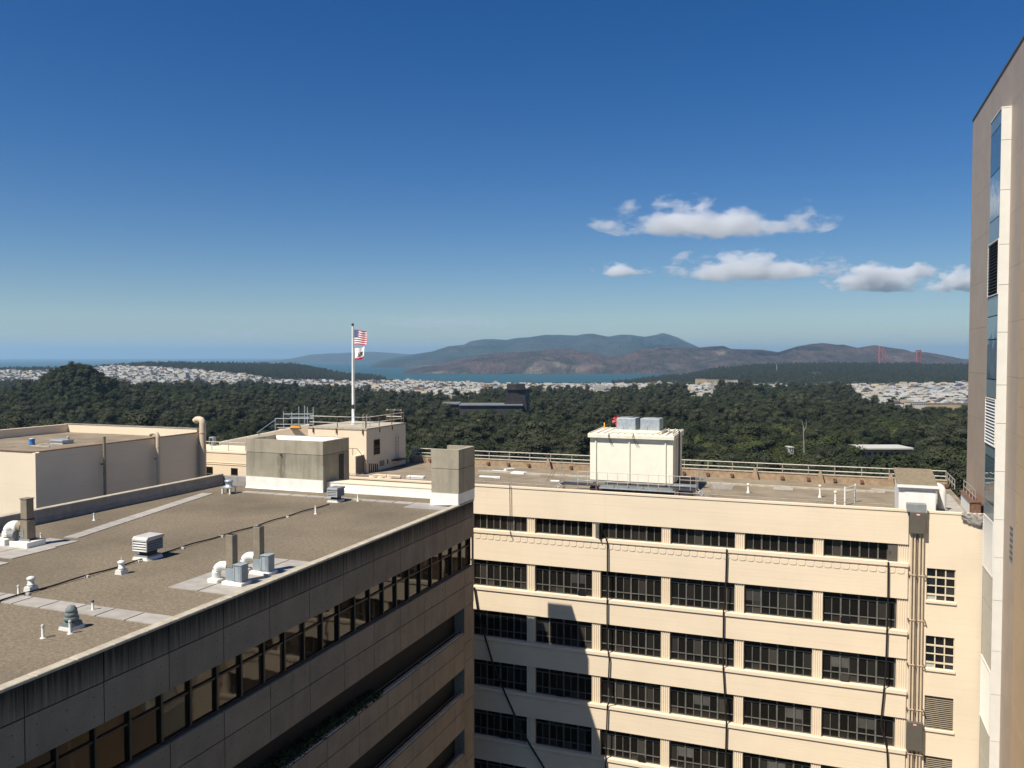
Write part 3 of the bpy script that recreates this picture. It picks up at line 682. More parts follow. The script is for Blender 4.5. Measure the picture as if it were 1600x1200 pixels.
for k in range(12): block('slat', M['dark_metal'] if k % 2 else M['vent_grey'], gv, XT - .02, XT + .01, 53.3, 54.0, 145.4 + k * .17, 145.4 + k * .17 + .14)

# ================================================================== THINGS ON THE OFFICE ROOF
def arc(c, r, a0, a1, n, plane='xz'):
    out = []
    for k in range(n + 1):
        a = R(a0 + (a1 - a0) * k / n)
        out.append((c[0] + r * math.cos(a), c[1], c[2] + r * math.sin(a)) if plane == 'xz' else (c[0], c[1] + r * math.cos(a), c[2] + r * math.sin(a)))
    return out
def hooded_vent(cx, cy_, s, label, hood, slat):
    t = thing('hooded_vent', label, 'roof vent', (cx, cy_, ZR))
    w, dp = .42 * s, .54 * s; s *= .92
    MB().prism([(cx - w * 1.1, ZR), (cx + w * 1.1, ZR), (cx + w * .9, ZR + .14 * s), (cx - w * .9, ZR + .14 * s)], 'y', cy_ - dp * .95, cy_ + dp * .8).build('curb', M['flash_white'], t)
    MB().box(cx - w * .92, cx + w * .92, cy_ - dp * .85, cy_ + dp * .7, ZR + .14 * s, ZR + .22 * s).build('base_plate', M['vent_grey'], t)
    MB().box(cx - w * .62, cx + w * .62, cy_ - dp * .5, cy_ + dp * .5, ZR + .22 * s, ZR + .45 * s).build('neck', M['dark_metal'], t)
    MB().box(cx - w * .88, cx + w * .88, cy_ - dp * .92, cy_ + dp * .92, ZR + .42 * s, ZR + .98 * s).build('body', M['louver_dark'], t)
    MB().prism([(cy_ - dp, ZR + 1.02 * s), (cy_ - dp * .8, ZR + 1.14 * s), (cy_ + dp, ZR + 1.14 * s), (cy_ + dp, ZR + .98 * s), (cy_ - dp, ZR + .94 * s)], 'x', cx - w, cx + w).build('hood', hood, t)
    for k in range(4):
        z = ZR + (.48 + k * .125) * s
        MB().prism([(cy_ - dp * 1.0, z - .03), (cy_ - dp * .9, z + .055 * s), (cy_ - dp * .88, z + .055 * s), (cy_ - dp * .93, z - .03)], 'x', cx - w * .95, cx + w * .95).build('slat', slat, t)
        MB().prism([(cx + w * 1.0, z - .03), (cx + w * .9, z + .05 * s), (cx + w * .88, z + .05 * s), (cx + w * .93, z - .03)], 'y', cy_ - dp * .85, cy_ + dp * .9).build('slat', M['vent_grey'], t)
    for sx in (-1, 1): MB().box(cx + sx * w * .95 - .02, cx + sx * w * .95 + .02, cy_ - dp * .98, cy_ - dp * .88, ZR + .44 * s, ZR + .98 * s).build('corner_post', M['vent_light'], t)
hooded_vent(-30.35, 31.1, 1.05, 'pale topped louvred vent hood beside the long dark roof cable', M['vent_light'], M['vent_light'])
hooded_vent(-30.55, 47.75, .92, 'dark grey louvred vent hood near the white far parapet', M['vent_grey'], M['vent_grey'])
def cap_vent(cx, cy_, s, label, stick):
    t = thing('capped_vent', label, 'roof vent', (cx, cy_, ZR))
    MB().prism([(cx - .2 * s, ZR), (cx + .2 * s, ZR), (cx + .15 * s, ZR + .2 * s), (cx - .15 * s, ZR + .2 * s)], 'y', cy_ - .2 * s, cy_ + .2 * s).build('curb', M['white_metal'], t)
    mb = MB(); mb.lathe(cx, cy_, [(.11 * s, ZR + .2 * s), (.11 * s, ZR + .25 * s), (.155 * s, ZR + .25 * s), (.155 * s, ZR + .28 * s), (.125 * s, ZR + .29 * s), (.125 * s, ZR + .50 * s)], 14); mb.build('neck', M['white_metal'], t)
    mb = MB(); mb.lathe(cx, cy_, [(.165 * s, ZR + .50 * s), (.165 * s, ZR + .55 * s), (.1 * s, ZR + .59 * s), (.03 * s, ZR + .61 * s)], 16); mb.build('cap', M['white_metal'], t)
    if stick: mb = MB(); mb.tube([(cx, cy_, ZR + .58 * s), (cx, cy_, ZR + .78 * s)], .018, 6); mb.build('pin', M['white_metal'], t)
cap_vent(-29.25, 28.4, 1.0, 'small white capped vent with a pin standing on open gravel', True)
cap_vent(-30.6, 25.0, 1.0, 'small white capped vent under the roof cable beside a thin stub pipe', False)
def ribbed_vent(cx, cy_):
    t = thing('ribbed_vent', 'weathered grey green ribbed dome vent on a white curb', 'roof vent', (cx, cy_, ZR))
    MB().prism([(cx - .30, ZR), (cx + .30, ZR), (cx + .26, ZR + .12), (cx - .26, ZR + .12)], 'y', cy_ - .30, cy_ + .30).build('curb', M['white_metal'], t)
    MB().prism([(cx - .26, ZR + .12), (cx + .26, ZR + .12), (cx + .19, ZR + .26), (cx - .19, ZR + .26)], 'y', cy_ - .26, cy_ + .26).build('base', M['green_grey'], t)
    mb = MB(); mb.lathe(cx, cy_, [(.17, ZR + .26), (.17, ZR + .31), (.25, ZR + .32), (.25, ZR + .43), (.20, ZR + .46), (.215, ZR + .47), (.215, ZR + .58), (.18, ZR + .61), (.195, ZR + .62), (.185, ZR + .72), (.14, ZR + .76), (.13, ZR + .80), (.06, ZR + .83)], 22); mb.build('dome', M['green_grey'], t)
ribbed_vent(-25.0, 22.0)
def twin_fan():
    for k, (cy_, lab) in enumerate(((28.75, 'tan exhaust stack with white elbow duct and blue grey fan box by the coping'), (30.55, 'second tan exhaust stack with fan box, standing behind its twin by the coping'))):
        cx = -23.35; t = thing('exhaust_stack', lab, 'exhaust fan', (cx, cy_, ZR))
        block('curb', M['flash_white'], t, cx - .5, cx + .55, cy_ - .32, cy_ + .36, ZR + .035, ZR + .17, .03)
        MB().prism([(cx - .40, ZR + .35), (cx - .30, ZR + .17), (cx - .04, ZR + .17), (cx + .02, ZR + .35), (cx + .02, ZR + .72), (cx - .40, ZR + .72)], 'y', cy_ - .16, cy_ + .2).build('fan_housing', M['bluegrey'], t)
        MB().bbox(cx - .38, cx - .03, cy_ - .15, cy_ + .19, ZR + .74, ZR + 2.12, .012).build('stack', M['tan_metal'], t)
        block('stack_mouth', M['rubber'], t, cx - .34, cx - .07, cy_ - .11, cy_ + .15, ZR + 2.11, ZR + 2.125)
        b = holder('motor_box', t, (cx + .28, cy_, ZR))
        MB().bbox(cx + .08, cx + .48, cy_ - .22, cy_ + .22, ZR + .17, ZR + .88, .015).build('cabinet', M['bluegrey'], b)
        for xx in (cx + .075, cx + .36): block('corner_post', M['galv'], b, xx, xx + .05, cy_ - .238, cy_ - .21, ZR + .18, ZR + .86)
        block('panel', M['galv'], b, cx + .15, cx + .34, cy_ - .232, cy_ - .21, ZR + .24, ZR + .82)
        MB().bbox(cx + .05, cx + .51, cy_ - .25, cy_ + .25, ZR + .88, ZR + .92, .01).build('lid', M['bluegrey'], b)
        # elbow from a small curb into the fan housing
        ex = cx - 1.0; block('duct_curb', M['flash_white'], t, ex - .28, ex + .28, cy_ - .28, cy_ + .26, ZR + .035, ZR + .2, .03)
        mb = MB(); pts = [(ex, cy_, ZR + .2), (ex, cy_, ZR + .3)] + arc((ex + .38, cy_, ZR + .38), .38, 180, 90, 8)[1:] + [(cx - .36, cy_, ZR + .76)]
        mb.tube(pts, .19, 16); mb.build('elbow_duct', M['white_metal'], t)
twin_fan()
def big_fan():
    cx, cy_ = -38.0, 30.9; t = thing('rooftop_fan', 'brown rooftop exhaust fan with square stack and round ducts near the parapet', 'exhaust fan', (cx, cy_, ZR))
    MB().bbox(cx - .62, cx + .62, cy_ - .55, cy_ + .55, ZR + .035, ZR + .32, .02).build('curb', M['flash_white'], t)
    for k in range(2): block('skid', M['vent_grey'], t, cx - .55, cx + .45, cy_ - .3 + k * .5, cy_ - .22 + k * .5, ZR + .32, ZR + .42)
    MB().bbox(cx - .22, cx + .28, cy_ - .25, cy_ + .25, ZR + .42, ZR + 1.36, .02).build('fan_box', M['tan_metal'], t)
    block('service_plate', M['vent_grey'], t, cx - .18, cx + .05, cy_ - .27, cy_ - .248, ZR + .48, ZR + .9)
    block('flange', M['dark_metal'], t, cx - .24, cx + .24, cy_ - .24, cy_ + .24, ZR + 1.36, ZR + 1.42)
    MB().bbox(cx - .21, cx + .22, cy_ - .21, cy_ + .21, ZR + 1.42, ZR + 2.42, .012).build('stack', M['tan_metal'], t)
    block('stack_rim', M['tan_metal'], t, cx - .24, cx + .25, cy_ - .24, cy_ + .24, ZR + 2.42, ZR + 2.46)
    mb = MB(); mb.tube([(cx - .22, cy_, ZR + .98), (cx - .36, cy_, ZR + .98), (cx - .56, cy_, ZR + .98)], .29, 18); mb.build('inlet_drum', M['tan_metal'], t)
    mb = MB(); mb.tube([(cx - .56, cy_, ZR + .98), (cx - .85, cy_, ZR + .98)] + arc((cx - .85, cy_, ZR + .42), .56, 90, 180, 8), .27, 16); mb.build('elbow_duct', M['white_metal'], t)
    mb = MB(); mb.tube([(cx - .38, cy_ - .36, ZR + .62), (cx - .72, cy_ - .42, ZR + .62)], .22, 16); mb.build('motor', M['vent_grey'], t)
    MB().bbox(cx - 1.85, cx - 1.0, cy_ - .5, cy_ + .5, ZR + .035, ZR + .34, .02).build('duct_curb', M['flash_white'], t)
big_fan()
def pot_vent():
    p = on_z(358, 771, ZR); cx, cy_ = p.x, p.y
    t = thing('legged_vent', 'round galvanised vent raised on four white legs beside the stair house', 'roof vent', (cx, cy_, ZR))
    for sx in (-1, 1):
        for sy in (-1, 1): block('leg', M['white_metal'], t, cx + sx * .32 - .05, cx + sx * .32 + .05, cy_ + sy * .3 - .05, cy_ + sy * .3 + .05, ZR, ZR + .42)
    block('deck', M['galv'], t, cx - .4, cx + .4, cy_ - .38, cy_ + .38, ZR + .42, ZR + .47)
    mb = MB(); mb.lathe(cx, cy_, [(.36, ZR + .47), (.36, ZR + .52), (.24, ZR + .55), (.24, ZR + .80), (.3, ZR + .82), (.3, ZR + .93), (.12, ZR + .98)], 18); mb.build('drum', M['galv'], t)
    mb = MB(); mb.tube([(cx, cy_, ZR), (cx, cy_, ZR + .42)], .16, 10); mb.build('stem', M['vent_grey'], t)
pot_vent()
def stub(px, py, h, label, cap=False):
    p = on_z(px, py, ZR); t = thing('stub_pipe', label, 'pipe', (p.x, p.y, ZR), None)
    mb = MB(); mb.lathe(p.x, p.y, [(.10, ZR), (.07, ZR + .03), (.045, ZR + .05), (.045, ZR + h)], 10); mb.build('pipe', M['white_metal'], t)
    mb = MB(); mb.lathe(p.x, p.y, [(.056, ZR + h - .06), (.056, ZR + h), (.02, ZR + h + .02)], 10); mb.build('cap', M['vent_light'] if not cap else M['dark_metal'], t)
for a in ((67, 997, .46, 'thin white stub pipe standing alone on gravel near the ribbed vent'), (109.5, 990, .46, 'white stub pipe touching the ribbed vent'), (145, 954, .38, 'dark capped stub pipe rising through a paver strip', True),
          (29, 930, .40, 'thin stub pipe beside the small capped vent by the cable'), (64, 843, .33, 'short white stub pipe behind the brown exhaust fan'), (493, 803, .50, 'white stub pipe beside the roof cable end'),
          (559, 783, .48, 'white stub pipe at the far paver strip below the white parapet'), (147, 813, .42, 'lone white stub pipe below the grey side parapet')): stub(*a)
cb = thing('roof_cable', 'dark cable running along the gravel roof on small clips', 'cable', (-30.2, 34, ZR))
pts = []; yy = 8.0
while yy < 46.9: pts.append((-30.25 + .05 * math.sin(yy * .7), yy, ZR + .07 + .02 * math.sin(yy * 1.9))); yy += .6
mb = MB(); mb.tube(pts, .035, 6); mb.build('line', M['cable'], cb)
cl = MB().box(-.12, .12, -.05, .05, 0, .09).mesh('clip', M['vent_light'])
for k in range(13): shared('clip', cl, cb, (-30.2, 10 + k * 2.9, ZR))

# ================================================================== THINGS ON AND ROUND THE LOW CREAM BLOCK
def tall_pipe(px, y, ztop, hook, label, mat, r=.24):
    cx = cx1 + .34
    p = on_x(px, 700, cx); y = p.y
    t = thing('vent_pipe', label, 'pipe', (cx, y, 141))
    mb = MB(); pts = [(cx, y, 141), (cx, y, ztop - .4)]
    if hook: pts += [(cx - .02, y, ztop - .2), (cx - .12, y, ztop - .05), (cx - .35, y, ztop), (cx - .6, y, ztop - .03), (cx - .75, y, ztop - .15)]
    else: pts += [(cx, y, ztop)]
    mb.tube(pts, r, 14); mb.build('pipe', mat, t)
    mb = MB()
    for z in (ztop - 1.1, ztop - 2.6): mb.tube([(cx, y, z), (cx, y, z + .08)], r * 1.13, 14)
    mb.build('collar', mat, t)
    for z in (ztop - 2.0, 144): block('bracket', M['dark_metal'], t, cx1, cx - r * .8, y - .04, y + .04, z, z + .08)
tall_pipe(163, 0, 151.35, False, 'thin brown vent pipe on the shaded wall of the cream block', M['tan_metal'], .10)
tall_pipe(247, 0, 151.15, True, 'cream hooked vent pipe midway along the shaded cream wall', M['pipe_cream'], .155)
tall_pipe(317, 0, 151.85, True, 'thick cream hooked vent pipe at the far end of the cream block', M['pipe_cream'], .26)
def low_roof_item(px, py, kind, label, cat):
    p = on_z(px, py, 150.35); cx, cy_ = p.x, p.y; z = 150.35
    t = thing(kind, label, cat, (cx, cy_, z))
    if kind == 'roof_hatch':
        block('curb', M['vent_light'], t, cx - .6, cx + .6, cy_ - .5, cy_ + .5, z, z + .2); MB().bbox(cx - .66, cx + .66, cy_ - .56, cy_ + .56, z + .2, z + .32, .03).build('lid', M['galv'], t)
        mb = MB(); mb.lathe(cx + .4, cy_ + .2, [(.09, z + .32), (.09, z + .45), (.15, z + .47), (.05, z + .55)], 10); mb.build('vent_cap', M['vent_light'], t)
    elif kind == 'blue_drum':
        mb = MB(); mb.lathe(cx, cy_, [(.2, z), (.21, z + .1), (.2, z + .12), (.2, z + .32), (.21, z + .34), (.2, z + .46)], 16); mb.build('barrel', M['blue'], t)
        mb = MB(); mb.lathe(cx, cy_, [(.18, z + .46), (.17, z + .49)], 16); mb.build('lid', M['white_metal'], t)
    else:
        MB().prism([(cx - .8, z), (cx + .9, z), (cx + .5, z + .16), (cx + .1, z + .1), (cx - .3, z + .2)], 'y', cy_ - .3, cy_ + .35).build('heap', M['tarp'], t)
        block('plank', M['coping'], t, cx - .9, cx + .9, cy_ - .42, cy_ - .31, z, z + .07)
low_roof_item(97, 693, 'roof_hatch', 'low metal hatch with vent cap on the cream block roof', 'hatch')
low_roof_item(50, 695, 'blue_drum', 'small blue drum on the cream block roof', 'drum')
low_roof_item(70, 697, 'rubble_heap', 'crumpled tarpaulin and plank on the cream block roof', 'tarpaulin')

# ================================================================== THINGS ON THE HOSPITAL ROOF
ZB = BROOF
def railing(name, label, pts, rails, post_h, base_z, step, mat, r=.035, foot=None, cat='railing', pmat=None):
    t = thing(name, label, cat, tuple(pts[0][:2]) + (base_z,))
    for rz in rails:
        mb = MB(); mb.tube([(p[0], p[1], base_z + rz) for p in pts], r, 6); mb.build('rail', mat, t)
    for a, b_ in zip(pts[:-1], pts[1:]):
        d = Vector((b_[0] - a[0], b_[1] - a[1])); n = max(1, round(d.length / step))
        for k in range(n + 1):
            x, y = a[0] + d.x * k / n, a[1] + d.y * k / n
            mb = MB(); mb.tube([(x, y, base_z), (x, y, base_z + post_h)], r, 6); mb.build('post', pmat or mat, t)
            if foot: block('foot', foot, t, x - .12, x + .12, y - .42, y + .05, base_z - .55, base_z - .3)
    return t
railing('roof_railing', 'two bar steel railing along the far edge of the hospital roof', [(-39, 74.95), (8.9, 74.95)], [.28, .70], .72, ZB + .68, 2.05, M['rail_white'], .045, M['rust'], pmat=M['rail'])
railing('roof_railing', 'steel railing turning along the hospital roof end by the tower', [(8.95, 74.6), (8.95, 70.4)], [.28, .70], .72, ZB + .6, 1.4, M['rail'], .04)
for px in (857, 1180, 1282, 1392):
    p = on_y(px, 722, 74.5)
    t = thing('rail_brace', 'brown triangular brace on the far roof edge, one of several spaced along it', 'brace', (p.x, 74.4, ZB), 'braces along the far roof edge')
    MB().prism([(p.x - .32, ZB), (p.x + .32, ZB), (p.x + .08, ZB + 1.05), (p.x - .08, ZB + 1.05)], 'y', 74.3, 74.5).build('brace_plate', M['wood'], t)
for k, (x0, x1) in enumerate(((-38, -18.4), (-10.2, 4.0))):
    railing('edge_rail', ('low pipe rail on short posts along the front roof edge beside the office shaft', 'low pipe rail on short posts along the front roof edge by the white hut')[k], [(x0, 60.05), (x1, 60.05)], [.84], .98, ZB, 2.3, M['rail'], .03)
# plant room on legs
def plant_room():
    x0, x1, y0, y1, z0, z1 = -17.58, -11.05, 64.0, 68.2, 147.25, 150.62
    t = thing('plant_room', 'pale cream metal plant room on a steel frame on the hospital roof', 'plant room', ((x0 + x1) / 2, 66, ZB))
    MB().box(x0, x1, y0, y1, z0, z1).build('wall', M['penthouse'], t)
    for xx in (x0 + .42, x0 + 3.1, x1 - .62): block('wall_batten', M['cream_metal'], t, xx, xx + .1, y0 - .09, y0, z0, z1)
    for yy in (y0 + 1.2, y0 + 2.9): block('wall_batten', M['cream_metal'], t, x1, x1 + .09, yy, yy + .1, z0, z1)
    MB().prism([(y0 - .28, z1), (y0 - .28, z1 + .26), (y0 - .2, z1 + .30), (y1 + .2, z1 + .42), (y1 + .2, z1)], 'x', x0 - .12, x1 + .12).build('roof', M['cream_metal'], t)
    for k in range(13):
        xx = x0 + k * (x1 - x0) / 12; MB().prism([(y0 - .2, z1 + .30), (y0 - .2, z1 + .37), (y1 + .2, z1 + .49), (y1 + .2, z1 + .42)], 'x', xx - .03, xx + .03).build('roof_seam', M['cream_metal'], t)
    for xx in (x0 + .2, (x0 + x1) / 2, x1 - .3):
        for yy in (y0 + .2, y1 - .3): block('leg', M['dark_metal'], t, xx, xx + .18, yy, yy + .18, ZB, z0 - .2)
    for yy in (y0 + .05, y1 - .25): block('beam', M['vent_grey'], t, x0 - 1.5, x1 + 1.8, yy, yy + .2, z0 - .2, z0)
    mb = MB(); mb.tube([(x1 + .15, y0 + 1.9, ZB), (x1 + .15, y0 + 1.9, z1 + .55)], .06, 8); mb.build('standpipe', M['dark_metal'], t)
    for k, (px_, sp) in enumerate(((470, .25), (712, .4))):
        bx = x0 + (px_ - 270) / 820 * (x1 - x0)
        mb = MB(); mb.tube([(bx, y0 - .3, z1 + .4), (bx + sp * .3, y0 - .3, z1 - .1), (bx + sp, y0 - .12, z1 - .5)], .02, 5); mb.tube([(bx, y0 - .3, z1 + .4), (bx - .05, y0 - .31, z1 + .1), (bx + sp * .5, y0 - .12, z1 - .55)], .018, 5); mb.build('loose_wire', M['cable'], t)
    return x0, x1, y0, y1, z0, z1
PR = plant_room()
def cooling_unit(x, label):
    y0, z = 65.1, PR[5] + .55; t = thing('cooling_unit', label, 'cooling unit', (x, y0, PR[5] + .36))
    block('skid', M['cream_metal'], t, x - .98, x + .98, y0 - .3, y0 + 1.7, PR[5] + .36, PR[5] + .56)
    MB().bbox(x - .76, x + .76, y0 - .05, y0 + 1.5, z + .01, z + .94, .03).build('cabinet', M['galv'], t)
    for k in range(5): block('fin_strip', M['vent_grey'], t, x + .76, x + .775, y0 + .05, y0 + 1.4, z + .12 + k * .16, z + .2 + k * .16)
    block('panel_seam', M['vent_grey'], t, x - .01, x + .01, y0 - .058, y0 - .04, z + .06, z + .88)
    mb = MB(); mb.lathe(x, y0 + .72, [(.52, z + .94), (.52, z + .98), (.46, z + .98)], 20); mb.build('fan_ring', M['vent_grey'], t)
    for sx in (-.2,): mb = MB(); mb.tube([(x + sx, y0 - .08, z - .18), (x + sx, y0 - .08, z + .35)], .025, 6); mb.build('pipe', M['galv'], t)
cooling_unit(-14.95, 'grey boxy cooling unit on the plant room roof beside the red fan')
cooling_unit(-13.05, 'grey boxy cooling unit on the plant room roof beside a tangle of brackets')
def red_fan():
    x, y, z = -16.2, 67.2, PR[5] + .36; t = thing('red_fan', 'bright red bladed fan on the plant room roof', 'fan', (x, y, z))
    mb = MB(); mb.tube([(x, y, z - .02), (x, y, z + .75)], .05, 8); mb.build('stand', M['red'], t)
    for k in range(6):
        a = k * math.pi / 3 + .3; c, s_ = .68 * math.cos(a), .68 * math.sin(a); mb = MB()
        q = [Vector((x + c * .12 - s_ * .05, y - .06, z + .75 + s_ * .12 + c * .05)), Vector((x + c * .55 - s_ * .16, y - .1, z + .75 + s_ * .5 + c * .14)), Vector((x + c * .55 + s_ * .16, y + .02, z + .75 + s_ * .5 - c * .14)), Vector((x + c * .12 + s_ * .05, y, z + .75 + s_ * .12 - c * .05))]
        mb.add([p for p in q] + [p + Vector((0, .03, 0)) for p in q], [(0, 1, 2, 3), (7, 6, 5, 4), (0, 4, 5, 1), (1, 5, 6, 2), (2, 6, 7, 3), (3, 7, 4, 0)]); mb.build('blade', M['red'], t)
    mb = MB(); mb.tube([(x, y - .12, z + .75), (x, y + .1, z + .75)], .14, 12); mb.build('hub', M['red'], t)
    t2 = thing('orange_marker', 'short orange marker post on the plant room roof corner', 'post', (-17.35, 67.6, z)); mb = MB(); mb.lathe(-17.35, 67.6, [(.1, z - .02), (.06, z + .05), (.05, z + .5), (.02, z + .53)], 10); mb.build('marker', M['orange'], t2)
red_fan()
def bracket_cluster():
    t = thing('bracket_cluster', 'tangle of weathered steel brackets beside the cooling unit', 'brackets', (-12.0, 65.2, PR[5] + .4)); z = PR[5] + .38; rnd = random.Random(3)
    for k in range(9):
        x = -12.2 + rnd.uniform(-.3, 1.0); y = 64.6 + rnd.uniform(0, 1.0); mb = MB()
        mb.tube([(x, y, z), (x + rnd.uniform(-.5, .6), y + rnd.uniform(-.2, .5), z + rnd.uniform(.1, .45))], .03, 5); mb.build('bracket', M['rail'] if k % 2 else M['rust'], t)
bracket_cluster()
# walkway and steel frame in front of the plant room
def walkway():
    y0 = 61.3; t = thing('steel_walkway', 'steel walkway with thin handrail and stair ends before the plant room', 'walkway', (-14, y0, ZB)); z = ZB + .85
    block('deck', M['dark_metal'], t, -19.2, -8.9, y0, y0 + 1.0, z - .08, z)  # deck coloured dark to carry the shadow zone below the plant room
    block('edge_beam', M['galv'], t, -16.1, -10.4, y0 - .2, y0 - .02, z - .2, z - .1)
    for k in range(5): block('stringer', M['vent_grey'], t, -16 + k * 1.1, -14.95 + k * 1.1, y0 - .14, y0 - .06, z - .09, z + .06)
    for x in (-19.0, -16.4, -13.5, -10.3, -9.1): block('leg', M['rust'], t, x, x + .14, y0 - .05, y0 + .09, ZB, z - .08)
    for zz in (.32, .98):
        mb = MB(); mb.tube([(-17.8, y0, z + zz), (-9.3, y0, z + zz)], .022, 6); mb.build('rail', M['rail_white'], t)
    for k in range(12): mb = MB(); mb.tube([(-17.8 + k * .772, y0, z - .02), (-17.8 + k * .772, y0, z + .98)], .018, 5); mb.build('post', M['rail_white'], t)
    for x0, sx in ((-19.2, -1), (-8.9, 1)):
        for yy in (y0, y0 + .9):
            mb = MB(); mb.tube([(x0, yy, z), (x0 + sx * .95, yy, ZB)], .05, 6); mb.build('stair_string', M['galv'], t)
            mb = MB(); mb.tube([(x0, yy, z), (x0, yy, z + 1.5), (x0 + sx * .3, yy, z + 1.5), (x0 + sx * 1.1, yy, ZB + .9), (x0 + sx * 1.15, yy, ZB)], .026, 6); mb.build('handrail', M['rail'], t)
        for k in range(4): block('tread', M['vent_light'], t, x0 + sx * .2 * (k + .5) - .1, x0 + sx * .2 * (k + .5) + .1, y0, y0 + .9, z - .2 * (k + 1), z - .2 * (k + 1) + .04)
walkway()
dk = thing('shade_fill', 'dark blocks added as the shadow under the plant room walkway', 'duct', (-13, 62.8, ZB))  # dark boxes added in place of the black shadow below the walkway
for k in range(5): MB().bbox(-16.9 + k * 1.55, -15.37 + k * 1.55, 61.42, 62.3, ZB, ZB + .70, .03).build('shade_block', M['dark_metal'], dk)
# machine house with rail, window, ladder
def machine_house():
    x0, x1, y0, y1, z1 = -45.2, -39.0, 66.0, 73.5, 150.45
    t = thing('machine_house', 'cream machine house with a small dark window under the flagpole', 'machine house', ((x0 + x1) / 2, 69.7, ZB))
    MB().box(x0, x1, y0, y1, ZB, z1 - .12).build('wall', M['cream_side'], t)
    block('roof', M['coping'], t, x0 - .06, x1 + .06, y0 - .06, y1 + .06, z1 - .12, z1)
    w = holder('window', t, (x1, 68.1, 148.3)); block('pane', M['glass_dark'], w, x1 - .05, x1 + .02, 67.35, 68.3, 147.95, 149.25)
    block('frame', M['rust'], w, x1 - .02, x1 + .05, 67.28, 67.35, 147.9, 149.3); block('frame', M['rust'], w, x1 - .02, x1 + .05, 68.3, 68.37, 147.9, 149.3); block('frame', M['rust'], w, x1 - .02, x1 + .045, 67.35, 68.3, 149.25, 149.32); block('sill', M['cream_side'], w, x1, x1 + .1, 67.25, 68.4, 147.85, 147.93); block('frame', M['rust'], w, x1 - .02, x1 + .04, 67.35, 68.3, 148.56, 148.62)
    block('vent_panel', M['tan_metal'], t, x1, x1 + .04, 68.35, 69.2, 146.75, 147.25); block('vent_panel', M['dark_metal'], t, x1, x1 + .03, 69.75, 69.95, 146.8, 147.25)
    for k in range(5): block('wall_pipe', M['dark_metal'], t, x1, x1 + .06, 66.4 + k * .36, 66.5 + k * .36, ZB + .02, ZB + .85 - .05 * k)
    ld = holder('ladder', t, (x1 + .2, 71.5, ZB))
    for yy in (71.2, 71.7): mb = MB(); mb.tube([(x1 + .18, yy, ZB + .6), (x1 + .18, yy, 149.3)], .025, 5); mb.build('stile', M['rail'], ld)
    for k in range(8): mb = MB(); mb.tube([(x1 + .18, 71.2, ZB + .8 + k * .32), (x1 + .18, 71.7, ZB + .8 + k * .32)], .018, 5); mb.build('rung', M['rail'], ld)
    block('balcony', M['dark_metal'], t, x1, x1 + .9, 70.6, 72.4, ZB + .62, ZB + .7)
    block('stub_wall', M['cream_side'], t, x1 - .9, x1 - .3, 64.6, 66.0, ZB, 148.1)
    MB().prism([(64.6, ZB), (66.0, ZB), (66.0, 148.1), (64.6, 147.9)], 'x', x1 - .3, x1 - .25).build('stub_wall_face', M['panel'], t)
    rl = MB(); rl.tube([(x1 - 1.2, 64.9, 148.1), (x1 - 1.2, 64.9, 148.75), (x1 - .3, 64.9, 148.75), (x1 + .1, 66, 147.4)], .03, 6); rl.tube([(x1 - .75, 64.9, 148.1), (x1 - .75, 64.9, 148.75)], .025, 6); rl.build('step_rail', M['rust'], t)
    for k, (xx, yy) in enumerate(((x0 + .6, y0), (x0 + 3.1, y0), (x1 - .35, y0), (x1, y0 + 2.4), (x1, y0 + 4.8))):
        block('post_bracket', M['rust'], t, xx - .05, xx + .05, yy - .12 if yy == y0 else yy - .05, yy if yy == y0 else yy + .05, z1 - .5, z1 - .05)
    a = [(x0 + .1, y0 + .15), (x1 - .15, y0 + .15), (x1 - .15, y1 - .1)]
    railing('house_railing', 'rusty post railing round the machine house roof edge', a, [.45, 1.0], 1.05, z1, 2.4, M['rail_white'], .04, pmat=M['rust'])
    railing('house_railing', 'taller railing at the far side of the machine house roof', [(x1 - 2.0, y1 - .25), (x1 - .3, y1 - .25)], [.6, 1.25], 1.3, z1, .85, M['rail_white'], .05, pmat=M['rust'])
    ldd = thing('roof_ladder', 'small looped ladder on the machine house roof', 'ladder', (x1 - 1.1, y0 + 1.6, z1))
    for dx in (0, .4): mb = MB(); mb.tube([(x1 - 1.3 + dx, y0 + 1.6, z1), (x1 - 1.3 + dx, y0 + 1.6, z1 + 1.1), (x1 - 1.3 + dx, y0 + 1.9, z1 + 1.25), (x1 - 1.3 + dx, y0 + 2.2, z1 + 1.0), (x1 - 1.3 + dx, y0 + 2.2, z1)], .025, 6); mb.build('hoop', M['rail'], ldd)
    for k in range(4): mb = MB(); mb.tube([(x1 - 1.3, y0 + 1.6, z1 + .2 + k * .25), (x1 - .9, y0 + 1.6, z1 + .2 + k * .25)], .018, 5); mb.build('rung', M['rail'], ldd)
machine_house()
# ------------------------------------------------------------------ flagpole and flags
FX, FY, FZ0, FZ1 = -42.8, 70.0, 150.45, 160.15
fp = thing('flagpole', 'white tapered flagpole with gold ball standing on the machine house', 'flagpole', (FX, FY, FZ0))
mb = MB(); mb.lathe(FX, FY, [(.22, FZ0), (.22, FZ0 + .1), (.14, FZ0 + .12), (.135, FZ0 + 1.6), (.13, FZ0 + 1.62), (.12, FZ0 + 4.5), (.085, FZ1 - .5), (.07, FZ1 - .25)], 14); mb.build('pole', M['white_paint'], fp)
mb = MB(); mb.lathe(FX, FY, [(.15, FZ0 + 1.5), (.16, FZ0 + 1.55), (.16, FZ0 + 1.85), (.14, FZ0 + 1.9)], 14); mb.build('collar', M['dark_metal'], fp)
mb = MB(); mb.lathe(FX, FY, [(.03, FZ1 - .28), (.1, FZ1 - .22), (.13, FZ1 - .12), (.1, FZ1 - .02), (.02, FZ1 + .02)], 14); mb.build('ball', M['dark_metal'], fp)
